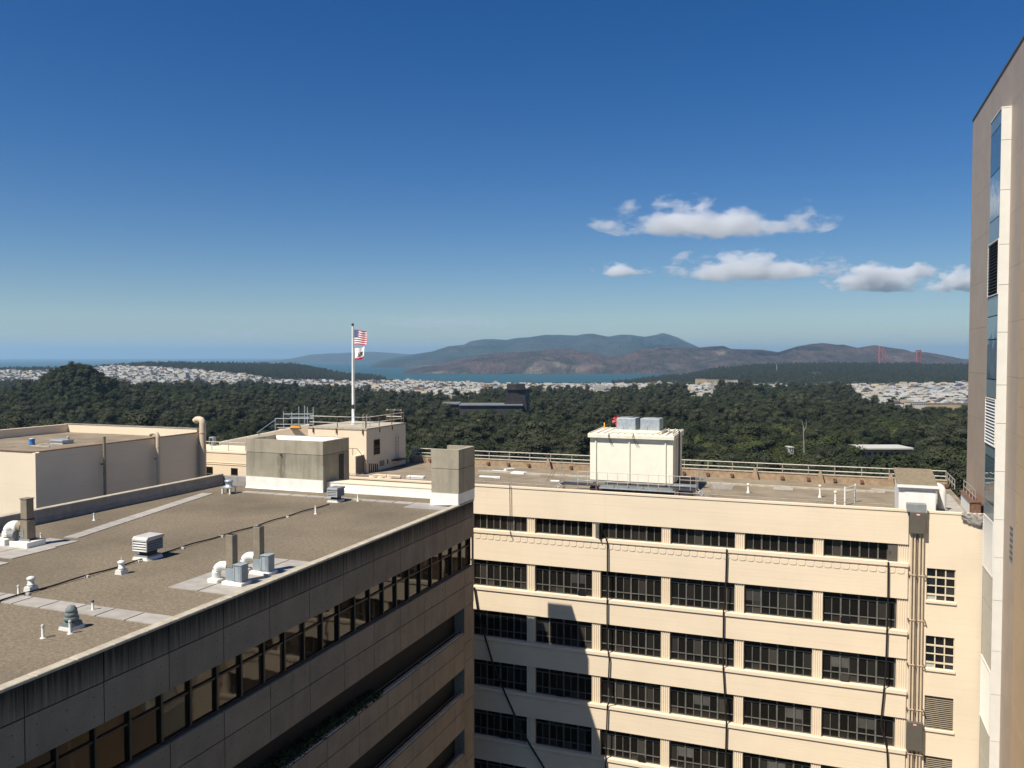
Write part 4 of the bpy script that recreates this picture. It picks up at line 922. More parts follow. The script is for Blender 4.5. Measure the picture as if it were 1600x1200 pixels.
mb = MB(); mb.tube([(FX + .18, FY, FZ0 + 1.3), (FX + .2, FY, FZ0 + 5), (FX + .12, FY, FZ1 - .4)], .012, 5); mb.build('halyard', M['rail_white'], fp)
def flag_point(u, v, x0, z0, w, h, sag, seed):
    ang = R(14); amp = .14 * (.15 + u)
    lat = amp * math.sin(u * 7.5 + v * 1.4 + seed) + .05 * u * math.sin(u * 15 + seed * 2)
    x = x0 + w * u * math.cos(ang); y = FY - w * u * math.sin(ang) + lat
    z = z0 - h * v * (1 - .06 * u) - sag * u * u + .05 * math.sin(u * 6 + seed) * u
    return Vector((x, y, z))
M['f_red'] = plain('flag_red', (.48, .03, .045), .8); M['f_white'] = plain('flag_white', (.78, .76, .74), .8); M['f_blue'] = plain('flag_blue', (.025, .035, .14), .8); M['f_brown'] = plain('flag_brown', (.10, .045, .03), .8)
M['f_green'] = plain('flag_green', (.08, .16, .06), .8)
us = thing('national_flag', 'striped red and white flag with a starry blue corner on the pole', 'flag', (FX + .12, FY, FZ1 - 2.2))
args = (FX + .16, FZ1 - .62, 1.62, 1.42, .18, .6); mb = MB(); nc, nr = 26, 26
def P_(i, j): return flag_point(i / nc, j / nr, *args)
for i in range(nc):
    for j in range(nr):
        mb.cur = 2 if (i < 10 and j < 14) else (0 if (j // 2) % 2 == 0 else 1)
        q = [P_(i, j), P_(i + 1, j), P_(i + 1, j + 1), P_(i, j + 1)]; mb.add(q, [(0, 1, 2, 3)], True)
mb.build('cloth', [M['f_red'], M['f_white'], M['f_blue']], us)
mb = MB()
for r in range(9):
    for c in range(6 if r % 2 == 0 else 5):
        u = (.4 / 11.9) * (2 * c + 1 + (r % 2)); v = (7 / 13) * (r + 1) / 10
        for off_ in (-.012, .012):
            p = flag_point(u, v, *args) + Vector((0, off_, 0)); s_ = .026; pts5 = []
            for k in range(10): a = math.pi / 2 + k * math.pi / 5; rr = s_ if k % 2 == 0 else s_ * .4; pts5.append(p + Vector((rr * math.cos(a), 0, rr * math.sin(a))))
            mb.add(pts5, [tuple(range(10))])
mb.build('stars', M['f_white'], us)
ca = thing('state_flag', 'white flag with a brown bear, red star and red hem on the pole', 'flag', (FX + .12, FY, FZ1 - 3.6))
argc = (FX + .24, FZ1 - 2.38, 1.28, 1.15, -.12, 2.2); mb = MB(); nc, nr = 20, 18
def P_(i, j): return flag_point(i / nc, j / nr, *argc)
for i in range(nc):
    for j in range(nr):
        mb.cur = 0 if j < 15 else 1; mb.add([P_(i, j), P_(i + 1, j), P_(i + 1, j + 1), P_(i, j + 1)], [(0, 1, 2, 3)], True)
mb.build('cloth', [M['f_white'], M['f_red']], ca)
def print_on(name, poly, mat, grid=1):
    mb = MB()
    for s_ in (-.014, .014): mb.add([flag_point(u, v, *argc) + Vector((0, s_, 0)) for u, v in poly], [tuple(range(len(poly)))])
    mb.build(name, mat, ca)
# bear: rump, back, head, muzzle, belly and four legs, in strips that follow the cloth
print_on('bear_body', [(.36, .46), (.42, .38), (.52, .36), (.60, .37), (.68, .36), (.70, .42), (.70, .52), (.60, .55), (.48, .55), (.38, .54)], M['f_brown'])
print_on('bear_head', [(.68, .36), (.73, .35), (.78, .40), (.82, .44), (.81, .48), (.75, .50), (.70, .50)], M['f_brown'])
for a, b_ in ((.36, .04), (.46, .0), (.58, .02), (.66, .05)): print_on('bear_leg', [(a, .52), (a + .075, .53), (a + .07 + b_ * .5, .66), (a - .01 + b_ * .5, .66)], M['f_brown'])
print_on('grass_strip', [(.33, .66), (.78, .66), (.77, .69), (.35, .695)], M['f_green'])
print_on('star', [(.18 + (.06 if k % 2 == 0 else .025) * math.sin(k * math.pi / 5), .2 - (.067 if k % 2 == 0 else .028) * math.cos(k * math.pi / 5)) for k in range(10)], M['f_red'])
print_on('lettering', [(.2, .735), (.84, .735), (.84, .765), (.2, .765)], M['f_brown'])
# ------------------------------------------------------------------ scaffold, side railing, bits by the machine house
sc_ = thing('scaffold', 'galvanised tube scaffold with guard rails beside the machine house', 'scaffold', (-53, 70, ZB))
for k, (px, ytop) in enumerate(((430, 655), (443, 643), (456, 644), (467, 635), (476, 634), (480.5, 636), (489.5, 636))):
    yy = 71.2 + (k % 2) * 1.2; p = on_y(px, ytop, yy); mb = MB(); mb.tube([(p.x, yy, ZB), (p.x, yy, p.z)], .045, 6); mb.build('standard', M['galv'], sc_)
for k, (xa, xb, py) in enumerate(((430, 490, 654), (430, 490, 663), (443, 490, 647), (453, 490, 652), (432, 470, 668))):
    yy = 71.2 + (k % 2) * 1.2; a, b_ = on_y(xa, py, yy), on_y(xb, py, yy); mb = MB(); mb.tube([a, b_], .04, 6); mb.build('ledger', M['galv'], sc_)
for px, py in ((430, 654), (443, 663), (467, 663)):
    a, b_ = on_y(px, py, 71.2), on_y(px + 1.5, py + 1, 72.4); mb = MB(); mb.tube([a, b_], .035, 6); mb.build('transom', M['galv'], sc_)
a = on_y(430, 656, 71.5); b_ = on_y(402, 676, 66.5); mb = MB(); mb.tube([a, b_], .04, 6); mb.build('brace', M['galv'], sc_)
mb = MB(); a = on_y(452, 669, 71); mb.box(a.x, a.x + 2.2, 70.9, 71.3, a.z - .1, a.z); mb.build('board', M['wood'], sc_)
for px, py, label in ((443, 672, 'orange safety barrier lying below the scaffold'), (462, 667, 'orange plastic block under the scaffold boards')):
    p = on_y(px, py, 68.5); t = thing('orange_barrier', label, 'barrier', (p.x, 68.5, p.z)); MB().prism([(p.x - .6, p.z - .1), (p.x + .6, p.z - .1), (p.x + .45, p.z + .1), (p.x - .45, p.z + .12)], 'y', 68.35, 68.65).build('barrier', M['orange'], t)
    block('foot', M['dark_metal'], t, p.x - .5, p.x + .5, 68.3, 68.7, p.z - .2, p.z - .1)
# sloping parapet wall of the west wing roof with its rail
wr = thing('wing_parapet', 'brown shaded parapet rising behind the cream wing', 'parapet', (-54, 66, ZB))
a, b_ = on_y(343, 692, 64.5), on_y(483, 664, 69.5); 
mb = MB(); mb.add([(a.x, a.y, ZB), (b_.x, b_.y, ZB), (b_.x, b_.y, b_.z), (a.x, a.y, a.z), (a.x - .3, a.y + .3, ZB), (b_.x - .3, b_.y + .3, ZB), (b_.x - .3, b_.y + .3, b_.z), (a.x - .3, a.y + .3, a.z)], [(0, 1, 2, 3), (7, 6, 5, 4), (3, 2, 6, 7), (0, 4, 5, 1), (1, 5, 6, 2), (0, 3, 7, 4)]); mb.build('wall', M['cream_side'], wr)
mb = MB(); mb.tube([(a.x, a.y + .15, a.z + .04), (b_.x, b_.y + .15, b_.z + .04)], .08, 6); mb.build('cap', M['rail_white'], wr)
railing('wing_railing', 'grey pipe rail along the front of the cream wing roof', [(-59.5, 59.3), (-47.0, 59.3)], [.75], .78, 148.75, 1.8, M['rail_white'], .035)
t = thing('roof_monitor', 'small blue grey instrument cabinet by the end of the cream wing roof', 'cabinet', (-53.4, 63, 148.6)); p = on_y(332, 695, 62.5)
MB().bbox(p.x - .25, p.x + .25, 62.3, 62.7, 148.62, 149.55, .03).build('cabinet', M['bluegrey'], t); block('face', M['louver_dark'], t, p.x - .17, p.x + .17, 62.285, 62.3, 148.9, 149.45); block('base', M['vent_light'], t, p.x - .4, p.x + .4, 62.2, 62.8, 148.5, 148.62)
# pipes bulging over the near roof edge left of the shaft
pb = thing('pipe_bundle', 'fat cream bent pipes at the roof edge below the machine house', 'pipe', (-34.5, 61.5, ZB))
for k in range(3):
    x = -36.0 + k * .75; mb = MB(); mb.tube([(x, 61.3, ZB), (x, 61.3, ZB + .25), (x + .2, 61.2, ZB + .5), (x + .9, 61.2, ZB + .62), (x + 1.5, 61.3, ZB + .58)], .19, 10); mb.build('pipe', M['pipe_cream'], pb)
# ------------------------------------------------------------------ white hut, white duct and clutter by the tower
def white_hut():
    x0, x1, y0, y1 = 4.45, 6.68, 61.0, 64.6; t = thing('roof_hut', 'white stair hut with a sloping brown roof near the tower', 'hut', (5.5, 62.8, ZB))
    MB().prism([(y0, ZB), (y1, ZB), (y1, 148.95), (y0, 148.38)], 'x', x0, x1).build('wall', M['white_paint'], t)
    MB().prism([(y0 - .22, 148.36), (y0 - .22, 148.50), (y1 + .15, 149.14), (y1 + .15, 149.0)], 'x', x0 - .1, x1 + .1).build('roof', M['hutroof'], t)
    MB().prism([(y0 - .24, 148.33), (y0 - .24, 148.52), (y0 - .22, 148.52), (y0 - .22, 148.33)], 'x', x0 - .12, x1 + .12).build('fascia', M['white_paint'], t)
    block('front_panel', M['white_paint'], t, x0 + .35, x1 - .04, y0 - .03, y0, ZB + .05, 148.1)
white_hut()
t = thing('white_duct', 'white elbow duct behind the roof hut', 'duct', (7.3, 64.2, ZB)); mb = MB(); mb.tube([(7.35, 63.9, ZB + .15), (7.35, 63.9, ZB + 1.1)] + arc((7.0, 63.9, ZB + 1.3), .35, 0, 100, 6), .27, 14); mb.build('elbow', M['white_paint'], t)
mb = MB(); mb.lathe(7.35, 63.9, [(.42, ZB), (.4, ZB + .15), (.28, ZB + .2)], 16); mb.build('base', M['vent_grey'], t)
rs = thing('walk_pads', 'pale paving slabs leading along the roof beside the white duct', 'slabs', (8, 66, ZB))
for k in range(6): block('slab', M['paver'], rs, 7.55, 8.75, 61.2 + k * 1.75, 62.85 + k * 1.75, ZB, ZB + .04)
t = thing('parapet_stub', 'short white plastered wall with stained dark top by the tower', 'wall', (9.0, 63.5, ZB)); MB().box(8.85, 9.2, 60.6, 66.5, ZB, ZB + 1.05).build('wall', M['white_paint'], t); MB().prism([(8.75, ZB + 1.05), (9.6, ZB + 1.05), (9.6, ZB + 1.15), (8.75, ZB + 1.1)], 'y', 60.5, 66.6).build('cap', M['rust'], t)
t = thing('rusty_box', 'rust brown cabinet wedged between the roof edge and the tower bay', 'cabinet', (9.0, 60.2, ZB)); MB().bbox(8.55, 9.12, 59.85, 60.45, ZB, ZB + 1.3, .03).build('cabinet', M['rust'], t); MB().prism([(8.5, ZB + 1.3), (9.15, ZB + 1.3), (9.1, ZB + 1.42), (8.6, ZB + 1.38)], 'y', 59.8, 60.5).build('lid', M['rust'], t)
t = thing('plastic_wrap', 'crumpled clear plastic wrap hanging over the cream wall at the tower', 'sheeting', (8.6, 59.5, 146.4)); rnd = random.Random(5); n1, n2 = 12, 9; g = []
for j in range(n2):
    for i in range(n1):
        u, v = i / (n1 - 1), j / (n2 - 1); drop = .25 + .65 * (.35 + .65 * u) * (1 - .5 * max(0, .3 - u)); g.append((8.0 + 1.12 * u + .06 * rnd.uniform(-1, 1), YE - .06 - .12 * rnd.random() - .06 * math.sin(v * 3), BTOP + .14 - drop * v + .05 * rnd.uniform(-1, 1)))
mb = MB(); mb.add(g, [(j * n1 + i, j * n1 + i + 1, (j + 1) * n1 + i + 1, (j + 1) * n1 + i) for j in range(n2 - 1) for i in range(n1 - 1)], True); mb.build('sheet', M['tarp'], t)
for k in range(3): mb = MB(); mb.tube([(8.2 + .3 * k, YE + .3, BTOP + .1), (8.25 + .3 * k, YE - .15, BTOP + .16), (8.35 + .28 * k, YE - .17, BTOP - .3)], .03, 5); mb.build('fold', M['tarp'], t)
railing('stair_rail', 'slanting grey handrail against the tower foot', [(9.0, 66.3), (9.0, 61.2)], [.35, .75], .78, ZB + 1.1, 1.2, M['rail'], .035)
# loose patches and pipes on the hospital roof
for k, (px, py, w_, d_, h_, label, mt, rz) in enumerate(((780, 737, 1.5, .5, .1, 'white insulation slab lying near the roof middle', 'white_paint', 2), (796, 734, 1.1, .35, .12, 'narrow white offcut tilted on the hospital roof', 'white_paint', 58), (811, 740, 1.3, .8, .16, 'broad white slab beside a grey patch on the hospital roof', 'white_paint', -6),
        (762, 745.5, 1.5, .35, .1, 'long white slab by the shaft on the hospital roof', 'white_paint', 0), (777, 747, .5, .4, .14, 'small crumpled white scrap by the long slab', 'white_paint', 20), (867, 752, .8, .35, .08, 'white scrap near the walkway steps', 'white_paint', 8),
        (832, 741, 1.9, 1.6, .03, 'wide grey repair sheet on the brown hospital roof', 'tarp', 4), (1129, 761, 1.7, 2.2, .03, 'stained grey repair sheet beyond the walkway end', 'tarp', 0), (1224, 763, 1.5, 1.8, .03, 'clean grey square repair sheet on the brown roof', 'paver', 0), (1395, 767, 3.2, .7, .03, 'pale strip of sheet beside the white hut', 'paver', -14),
        (650, 747, 1.6, .6, .2, 'heap of white scraps left of the office shaft', 'white_paint', 5))):
    p = on_z(px, py, ZB); t = thing('roof_patch', label, 'roof sheet', (p.x, p.y, ZB)); t.rotation_euler = (0, 0, R(rz))
    mb = MB(); mb.bbox(-w_ / 2, w_ / 2, -d_ / 2, d_ / 2, 0, h_, min(.02, h_ / 3)); o = bpy.data.objects.new('sheet', mb.mesh('sheet', M[mt])); link(o, t)
for px, py, h_, label in ((1169, 770, .75, 'white capped pipe standing on the brown roof'), (1281, 777, .95, 'tall white capped pipe on the brown roof'), (1305, 791, 1.1, 'white post with angled tip near the front roof edge')):
    p = on_z(px, py, ZB); t = thing('roof_pipe', label, 'pipe', (p.x, p.y, ZB)); mb = MB(); mb.lathe(p.x, p.y, [(.14, ZB), (.07, ZB + .2), (.06, ZB + h_ - .2)], 10); mb.build('pipe', M['white_paint'], t); mb = MB(); mb.lathe(p.x, p.y, [(.05, ZB + h_ - .2), (.11, ZB + h_ - .15), (.1, ZB + h_ - .02), (.03, ZB + h_)], 10); mb.build('cap', M['cream_metal'], t)
t = thing('pipe_goal', 'pair of white upright pipes joined by thin rungs at the roof edge', 'pipe frame', (0.9, 62, ZB))
xs_ = [on_z(1320, 790, ZB), on_z(1336, 785, ZB)]
for p in xs_: mb = MB(); mb.tube([(p.x, p.y, ZB), (p.x, p.y, ZB + 1.35)], .06, 8); mb.build('upright', M['white_paint'], t)
for z in (.4, .9, 1.25): mb = MB(); mb.tube([(xs_[0].x, xs_[0].y, ZB + z), (xs_[1].x, xs_[1].y, ZB + z)], .025, 6); mb.build('rung', M['white_paint'], t)
# ------------------------------------------------------------------ conduits and boxes on the hospital wall
cn = thing('conduit_run', 'four cream conduits with grey junction boxes clamped to the cream wall', 'conduit', (5.5, 59.3, 112))
for k, x in enumerate((5.14, 5.33, 5.62, 5.81)):
    mb = MB(); mb.tube([(x, YE - .16, 113), (x, YE - .16, 145.7)], .062, 10); mb.build('conduit', M['pipe_cream'], cn)
mb = MB(); mb.tube([(5.475, YE - .10, 113), (5.475, YE - .10, 145.6)], .03, 8); mb.build('conduit', M['tan_metal'], cn)
for z in np.arange(128.2, 145.4, 2.93):
    block('strut', M['pipe_cream'], cn, 4.99, 5.98, YE - .26, YE - .225, z, z + .05); block('clamp', M['rust'], cn, 5.42, 5.53, YE - .29, YE - .22, z - .12, z + .06); block('clamp', M['rust'], cn, 4.97, 5.04, YE - .28, YE - .02, z - .05, z + .08); block('clamp', M['rust'], cn, 5.95, 6.0, YE - .28, YE - .02, z - .05, z + .06)
def jbox(z0, z1, top):
    b = holder('junction_box', cn, (5.47, YE - .3, z0))
    MB().bbox(4.99, 5.95, YE - .42, YE - .01, z0, z1, .02).build('cabinet', M['box_grey'], b); block('door', M['box_grey'], b, 5.05, 5.9, YE - .435, YE - .421, z0 + .04, z1 - .05)
    block('warning_label', M['letters'], b, 5.36, 5.58, YE - .442, YE - .436, z1 - .2, z1 - .08); block('warning_text', M['letters_white'], b, 5.38, 5.56, YE - .446, YE - .4425, z1 - .165, z1 - .115)
    if top: MB().bbox(4.82, 5.95, YE - .38, YE + .3, z1 + .01, z1 + .52, .02).build('raceway', M['vent_grey'], b); block('side_plate', M['white_paint'], b, 5.955, 5.985, YE - .36, YE - .2, z1 - .0, z1 + .45)
jbox(145.6, 146.98, True); jbox(131.45, 133.32, False)
# ------------------------------------------------------------------ black cables down the wall
def hang(label, pts, r=.055):
    t = thing('hanging_cable', label, 'cable', tuple(on_y(*pts[-1], YB - .2)))
    P3 = [on_y(px, py, YB - .17) for px, py in pts]; out = []
    for a, b_ in zip(P3[:-1], P3[1:]): out += [a.lerp(b_, k / 4) for k in range(4)]
    out.append(P3[-1]); mb = MB(); mb.tube(out, r, 7); mb.build('cable', M['cable'], t); return t
h1 = hang('black cable looping down the wall from an open window sash', [(943, 829), (947, 842), (949, 848), (949, 905), (948.5, 960), (949, 1010), (952, 1030), (950.5, 1070), (955, 1090), (949, 1103), (947.5, 1150), (946, 1215)])
hang('black cable hanging straight down past the fourth window bank', [(1135.5, 858), (1134, 910), (1133, 940), (1130.5, 955), (1130, 1000), (1130, 1045), (1132, 1080), (1135, 1130), (1134, 1170), (1135, 1215)])
hang('black cable hanging beside the cream conduits', [(1388, 878), (1387.5, 930), (1386, 985), (1384, 1050), (1378, 1110), (1376.5, 1135), (1386, 1170), (1388, 1215)])
hang('slack black cable slanting down the shaded wall beside the office corner', [(741, 918), (746, 950), (757, 992), (769, 1033), (789, 1083), (804, 1117), (824, 1157), (850, 1200), (862, 1220)], .07)
hang('thin black cable dropping from the roof edge to the first window', [(796.5, 757), (797, 800), (797, 830), (799, 840)], .03)
o = thing('open_sash', 'grey window sash propped open where the cable enters', 'window sash', tuple(on_y(938, 835, YB))); p = on_y(938, 820, YB)
block('leaf', M['winframe'], o, p.x - .35, p.x - .05, YB - .02, YB + .06, 143.62, 144.75); block('leaf', M['sash_dark'], o, p.x - .02, p.x + .04, YB - .35, YB + .2, 143.62, 144.75)
t = thing('wall_ac_unit', 'dark opaque shutter filling the end of the top window row', 'shutter', (4.0, YB + .2, 143.6)); MB().bbox(3.76, 4.33, YB + .08, YB + .26, 143.6, 144.78, .02).build('shutter', M['box_grey'], t); block('handle', M['dark_metal'], t, 3.85, 3.9, YB + .05, YB + .08, 144.1, 144.3)

# ================================================================== LANDMARKS BEYOND THE ROOFS
def lm_point(px, py, D): x, y = far(px, D); return Vector((x, y, height_at(py, D)))
M['copper'] = plain('dark_copper', (.035, .030, .030), .6, vary=.2, scale=.2)
M['copper_light'] = plain('lighter_copper', (.055, .047, .044), .6, vary=.2, scale=.2)  # lighter copper tone for part of the tower top and the halls
M['flat_roof'] = plain('grey_flat_roof', (.17, .17, .17), .7, vary=.1, scale=.1)
M['pale_wall'] = plain('pale_wall', (.52, .47, .38), .8, vary=.1, scale=.1)
M['sand_wall'] = plain('sand_wall', (.44, .33, .20), .8, vary=.1, scale=.05)
M['white_wall'] = plain('white_wall', (.52, .50, .45), .7, vary=.05, scale=.1)
M['far_glass'] = plain('far_window', (.05, .05, .055), .3)
M['lawn'] = plain('lawn', (.085, .115, .028), .95, vary=.2, scale=.05)
M['bridge_red'] = plain('bridge_red', (.32, .085, .065), .6, vary=.08, scale=.01)
def oriented(px, D):                                    # frame facing the viewer: right and away vectors
    return _rt.copy(), _h.copy()
def far_box(mb, px0, px1, py0, py1, D, depth):
    a, b_ = lm_point(px0, py1, D), lm_point(px1, py1, D); zt, zb = height_at(py0, D), height_at(py1, D); away = _h * depth
    v = [(a.x, a.y, zb), (b_.x, b_.y, zb), (b_.x + away.x, b_.y + away.y, zb), (a.x + away.x, a.y + away.y, zb)]
    mb.add(v + [(q[0], q[1], zt) for q in v], [(3, 2, 1, 0), (4, 5, 6, 7), (0, 1, 5, 4), (1, 2, 6, 5), (2, 3, 7, 6), (3, 0, 4, 7)]); return mb
# museum with twisting tower
D = 1000
mu = thing('museum', 'dark copper museum with a flaring tower rising from the park trees', 'museum', tuple(lm_point(800, 655, D)))
mb = MB(); rings = []
for py, x0, x1, dp, sk in ((662, 784, 826, 24, 0), (636, 787, 823, 21, 3), (615, 791, 820.5, 18, 6), (609, 792.5, 820, 17, 7)):
    a, b_ = lm_point(x0, py, D), lm_point(x1, py, D); s_ = _rt * sk
    rings.append([a, b_, b_ + _h * dp + s_, a + _h * dp + s_])
v = [q for r in rings for q in r]; f = []
for i in range(3):
    for k in range(4): f.append((i * 4 + k, i * 4 + (k + 1) % 4, (i + 1) * 4 + (k + 1) % 4, (i + 1) * 4 + k))
mb.add(v, f); mb.build('tower', M['copper'], mu)
far_box(MB(), 792, 806, 600.5, 609, D - 2, 22).build('tower_top', M['copper_light'], mu); far_box(MB(), 806.2, 820.5, 600, 609, D - 3, 22).build('tower_top', M['copper'], mu)
far_box(MB(), 718, 816, 634, 662, D - 15, 40).build('hall_wall', M['copper_light'], mu); far_box(MB(), 717, 817, 632.8, 634, D - 17, 46).build('hall_roof', M['flat_roof'], mu)
far_box(MB(), 690, 716, 632, 660, D + 30, 40).build('hall_wall', M['copper_light'], mu); far_box(MB(), 689, 717, 630.8, 632, D + 28, 44).build('hall_roof', M['flat_roof'], mu)
for k in range(7): far_box(MB(), 726 + k * 12, 729 + k * 12, 641, 650, D - 15.4, .5).build('window', M['far_glass'], mu)
a = [lm_point(722, 662, 880), lm_point(757, 662, 880), lm_point(757, 655, 930), lm_point(722, 655, 930)]
me = bpy.data.meshes.new('lawn'); me.from_pydata([tuple(q) for q in a] + [(q.x, q.y, q.z - 6) for q in a], [], [(0, 1, 2, 3), (0, 4, 5, 1), (1, 5, 6, 2), (2, 6, 7, 3), (3, 7, 4, 0)]); me.materials.append(M['lawn']); o = bpy.data.objects.new('lawn', me); col.objects.link(o); structure(o)
def ground_py(px, D): return 556.5 + (CZ - ground_z(px, D) + 1.0) / D * FPX
def far_building(name, label, cat, parts, D, depth, wins=None, wmat='white_wall'):
    px0 = parts[0][0]; t = thing(name, label, cat, tuple(lm_point(px0, parts[0][3], D)))
    for q in parts:
        far_box(MB(), q[0], q[1], q[2], max(q[3], ground_py(q[0], D), ground_py(q[1], D)), D + (q[5] if len(q) > 5 else 0), depth).build('wall', M[q[4] if len(q) > 4 else wmat], t)
        far_box(MB(), q[0] - .15, q[1] + .15, q[2] - .35, q[2], D - .3 + (q[5] if len(q) > 5 else 0), depth + .6).build('roof', M['flat_roof'], t)
    for w in wins or []: far_box(MB(), w[0], w[1], w[2], w[3], D - .4, .5).build('window', M['far_glass'], t)
    return t
far_building('park_hall', 'long low white roofed hall half hidden by trees below the houses', 'hall', [(1331, 1428, 703, 720, 'pale_wall')], 545, 18, [(1340 + k * 9, 1345 + k * 9, 707, 712) for k in range(9)])
o = thing('park_hall_roof_sheet', 'bright white pitched metal roof over the low park hall', 'roof', tuple(lm_point(1380, 701, 542))); far_box(MB(), 1330, 1430, 700.5, 702.6, 541, 22).build('sheet', M['white_wall'], o); far_box(MB(), 1330, 1430, 699.6, 700.4, 548, 5).build('ridge', M['flat_roof'], o)
far_building('sandstone_block', 'broad sandstone coloured block on the wooded slope', 'building', [(1104, 1137, 593.5, 604, 'sand_wall'), (1137.5, 1152, 594.5, 605, 'pale_wall', 8), (1151.5, 1153, 594, 606, 'pale_wall', -3), (1090, 1104, 592.5, 601, 'sand_wall', 20)], 3000, 40, [(1107 + k * 4, 1108.5 + k * 4, 596, 597.5) for k in range(7)])
far_building('cream_flats', 'square cream block of flats above the park trees', 'building', [(1093, 1112, 612, 622, 'pale_wall'), (1082, 1092.5, 611, 618, 'white_wall', 15)], 1990, 25, [(1095 + k * 3, 1096.4 + k * 3, 614 + 3 * r, 615.4 + 3 * r) for k in range(6) for r in range(2)])
far_building('white_hospital', 'bright white slab blocks on the far western slope', 'building', [(260, 272, 584.5, 592), (273.5, 283, 584, 592.5, 'white_wall', 20), (283, 290, 582.5, 592, 'white_wall', 10), (292, 307, 585, 590, 'white_wall', 30)], 2900, 30, [(261 + 2.4 * k, 262 + 2.4 * k, 586, 587.2) for k in range(4)])
far_building('hilltop_palace', 'pale columned palace on the dark wooded ridge', 'building', [(236, 252, 566.5, 570, 'pale_wall'), (243, 247, 564.5, 566.5, 'pale_wall', 10)], 4900, 40)
far_building('cream_school', 'cream school block standing above the seaside houses', 'building', [(927, 948, 605, 612, 'pale_wall'), (940, 946, 603, 605, 'pale_wall', 5)], 2150, 22, [(929 + 3 * k, 930.3 + 3 * k, 607, 608.5) for k in range(6)])
far_building('corner_turret_house', 'tall pale house with turret above the seaside rows', 'house', [(728, 734, 594.5, 602, 'pale_wall')], 2900, 15)
far_building('long_terracotta_block', 'long low orange tinted block at the edge of the park', 'building', [(1421, 1450, 629, 634.5, 'pale_wall'), (1451, 1512, 631, 636, 'sand_wall', 6)], 1120, 14, [(1424 + 3.4 * k, 1425.8 + 3.4 * k, 630.5, 632.2) for k in range(24)])
# suspension bridge
def bridge():
    DT = [(1376, 541, 7000), (1435, 547, 6000)]; t = thing('suspension_bridge', 'red suspension bridge towers rising behind the wooded ridge', 'bridge', tuple(lm_point(1400, 580, 6500)))
    ends = []
    for px, py, D in DT:
        zt = height_at(py, D) ; c = Vector(far(px, D) + (0,)); ax = (_rt * .95 + _h * .3).normalized(); nx = Vector((-ax.y, ax.x, 0)); tw = holder('tower', t, (c.x, c.y, 0))
        for s_ in (-1, 1):
            for k, (z0, z1, w) in enumerate(((-3, zt * .32, 9), (zt * .32, zt * .58, 7.6), (zt * .58, zt * .8, 6.4), (zt * .8, zt, 5.4))):
                b = c + ax * 16 * s_; mb = MB(); q = [b - ax * w / 2 - nx * 6, b + ax * w / 2 - nx * 6, b + ax * w / 2 + nx * 6, b - ax * w / 2 + nx * 6]
                mb.add([(p.x, p.y, z0) for p in q] + [(p.x, p.y, z1) for p in q], [(3, 2, 1, 0), (4, 5, 6, 7), (0, 1, 5, 4), (1, 2, 6, 5), (2, 3, 7, 6), (3, 0, 4, 7)]); mb.build('leg', M['bridge_red'], tw)
        for z in (.32, .52, .70, .85, .985):
            mb = MB(); q = [c - ax * 16 - nx * 4, c + ax * 16 - nx * 4, c + ax * 16 + nx * 4, c - ax * 16 + nx * 4]
            mb.add([(p.x, p.y, zt * z - 6) for p in q] + [(p.x, p.y, zt * z + 3) for p in q], [(3, 2, 1, 0), (4, 5, 6, 7), (0, 1, 5, 4), (1, 2, 6, 5), (2, 3, 7, 6), (3, 0, 4, 7)]); mb.build('strut', M['bridge_red'], tw)
        ends.append((c, ax, zt))
    (c0, ax0, z0), (c1, ax1, z1) = ends; d = c1 - c0; sd = Vector((-d.y, d.x, 0)).normalized()
    mb = MB(); a, b_ = c0 - d * .35, c1 + d * .5; q = [a - sd * 13, b_ - sd * 13, b_ + sd * 13, a + sd * 13]
    mb.add([(p.x, p.y, 66) for p in q] + [(p.x, p.y, 74) for p in q], [(3, 2, 1, 0), (4, 5, 6, 7), (0, 1, 5, 4), (1, 2, 6, 5), (2, 3, 7, 6), (3, 0, 4, 7)]); mb.build('deck', M['bridge_red'], t)
    for s_ in (-1, 1):
        pts = []
        for k in range(25):
            u = k / 24; p = c0.lerp(c1, u) + sd * 13 * s_; pts.append((p.x, p.y, 78 + ((z0 * (1 - u) + z1 * u) - 78) * (2 * u - 1) ** 2))
        mb = MB(); mb.tube(pts, 1.1, 5); mb.build('main_cable', M['bridge_red'], t)
bridge()
mb = MB(); t = thing('hill_mast', 'thin pale antenna mast on the wooded ridge', 'mast', tuple(lm_point(1213, 590, 3900)))
a = lm_point(1213.5, 568, 3900); g0 = height_at(588, 3900)
for s_ in (-1.2, 1.2): mb.tube([(a.x + s_ * 2, a.y, g0), (a.x, a.y, a.z)], .45, 5)
for k in range(6): z = g0 + (a.z - g0) * k / 7; w_ = 2.4 * (1 - k / 7); mb.tube([(a.x - w_, a.y, z), (a.x + w_, a.y, z)], .3, 4)
mb.build('lattice', M['white_wall'], t)
# small houses that show through gaps in the near woods
rnd = random.Random(21); gapn = ['pale flat roofed house showing through the near woods beside %s' % s for s in ('the plant room', 'the roof railing', 'the bare white trunk', 'the big rounded tree', 'the low park hall', 'the white scattered roofs')]
for k, (px, py) in enumerate(((1183, 703), (1196, 700), (1207, 704), (1238, 700), (1244, 705), (1126, 694))):
    Dk = 535 + 14 * (k % 3); t = thing('wood_house', gapn[k], 'house', tuple(lm_point(px, py + 6, Dk)))
    w_ = rnd.uniform(5, 10); far_box(MB(), px - w_ / 2, px + w_ / 2, py, max(py + 11, ground_py(px, Dk)), Dk, 7).build('wall', M['white_wall'], t); far_box(MB(), px - w_ / 2 - .6, px + w_ / 2 + .6, py - 1, py, Dk - .4, 7.8).build('roof', M['white_wall' if k % 2 else 'flat_roof'], t)
    for q in (-.25, .2): far_box(MB(), px + q * w_ - 1, px + q * w_ + 1, py + 2, py + 4.5, Dk - .08, .1).build('window', M['far_glass'], t)

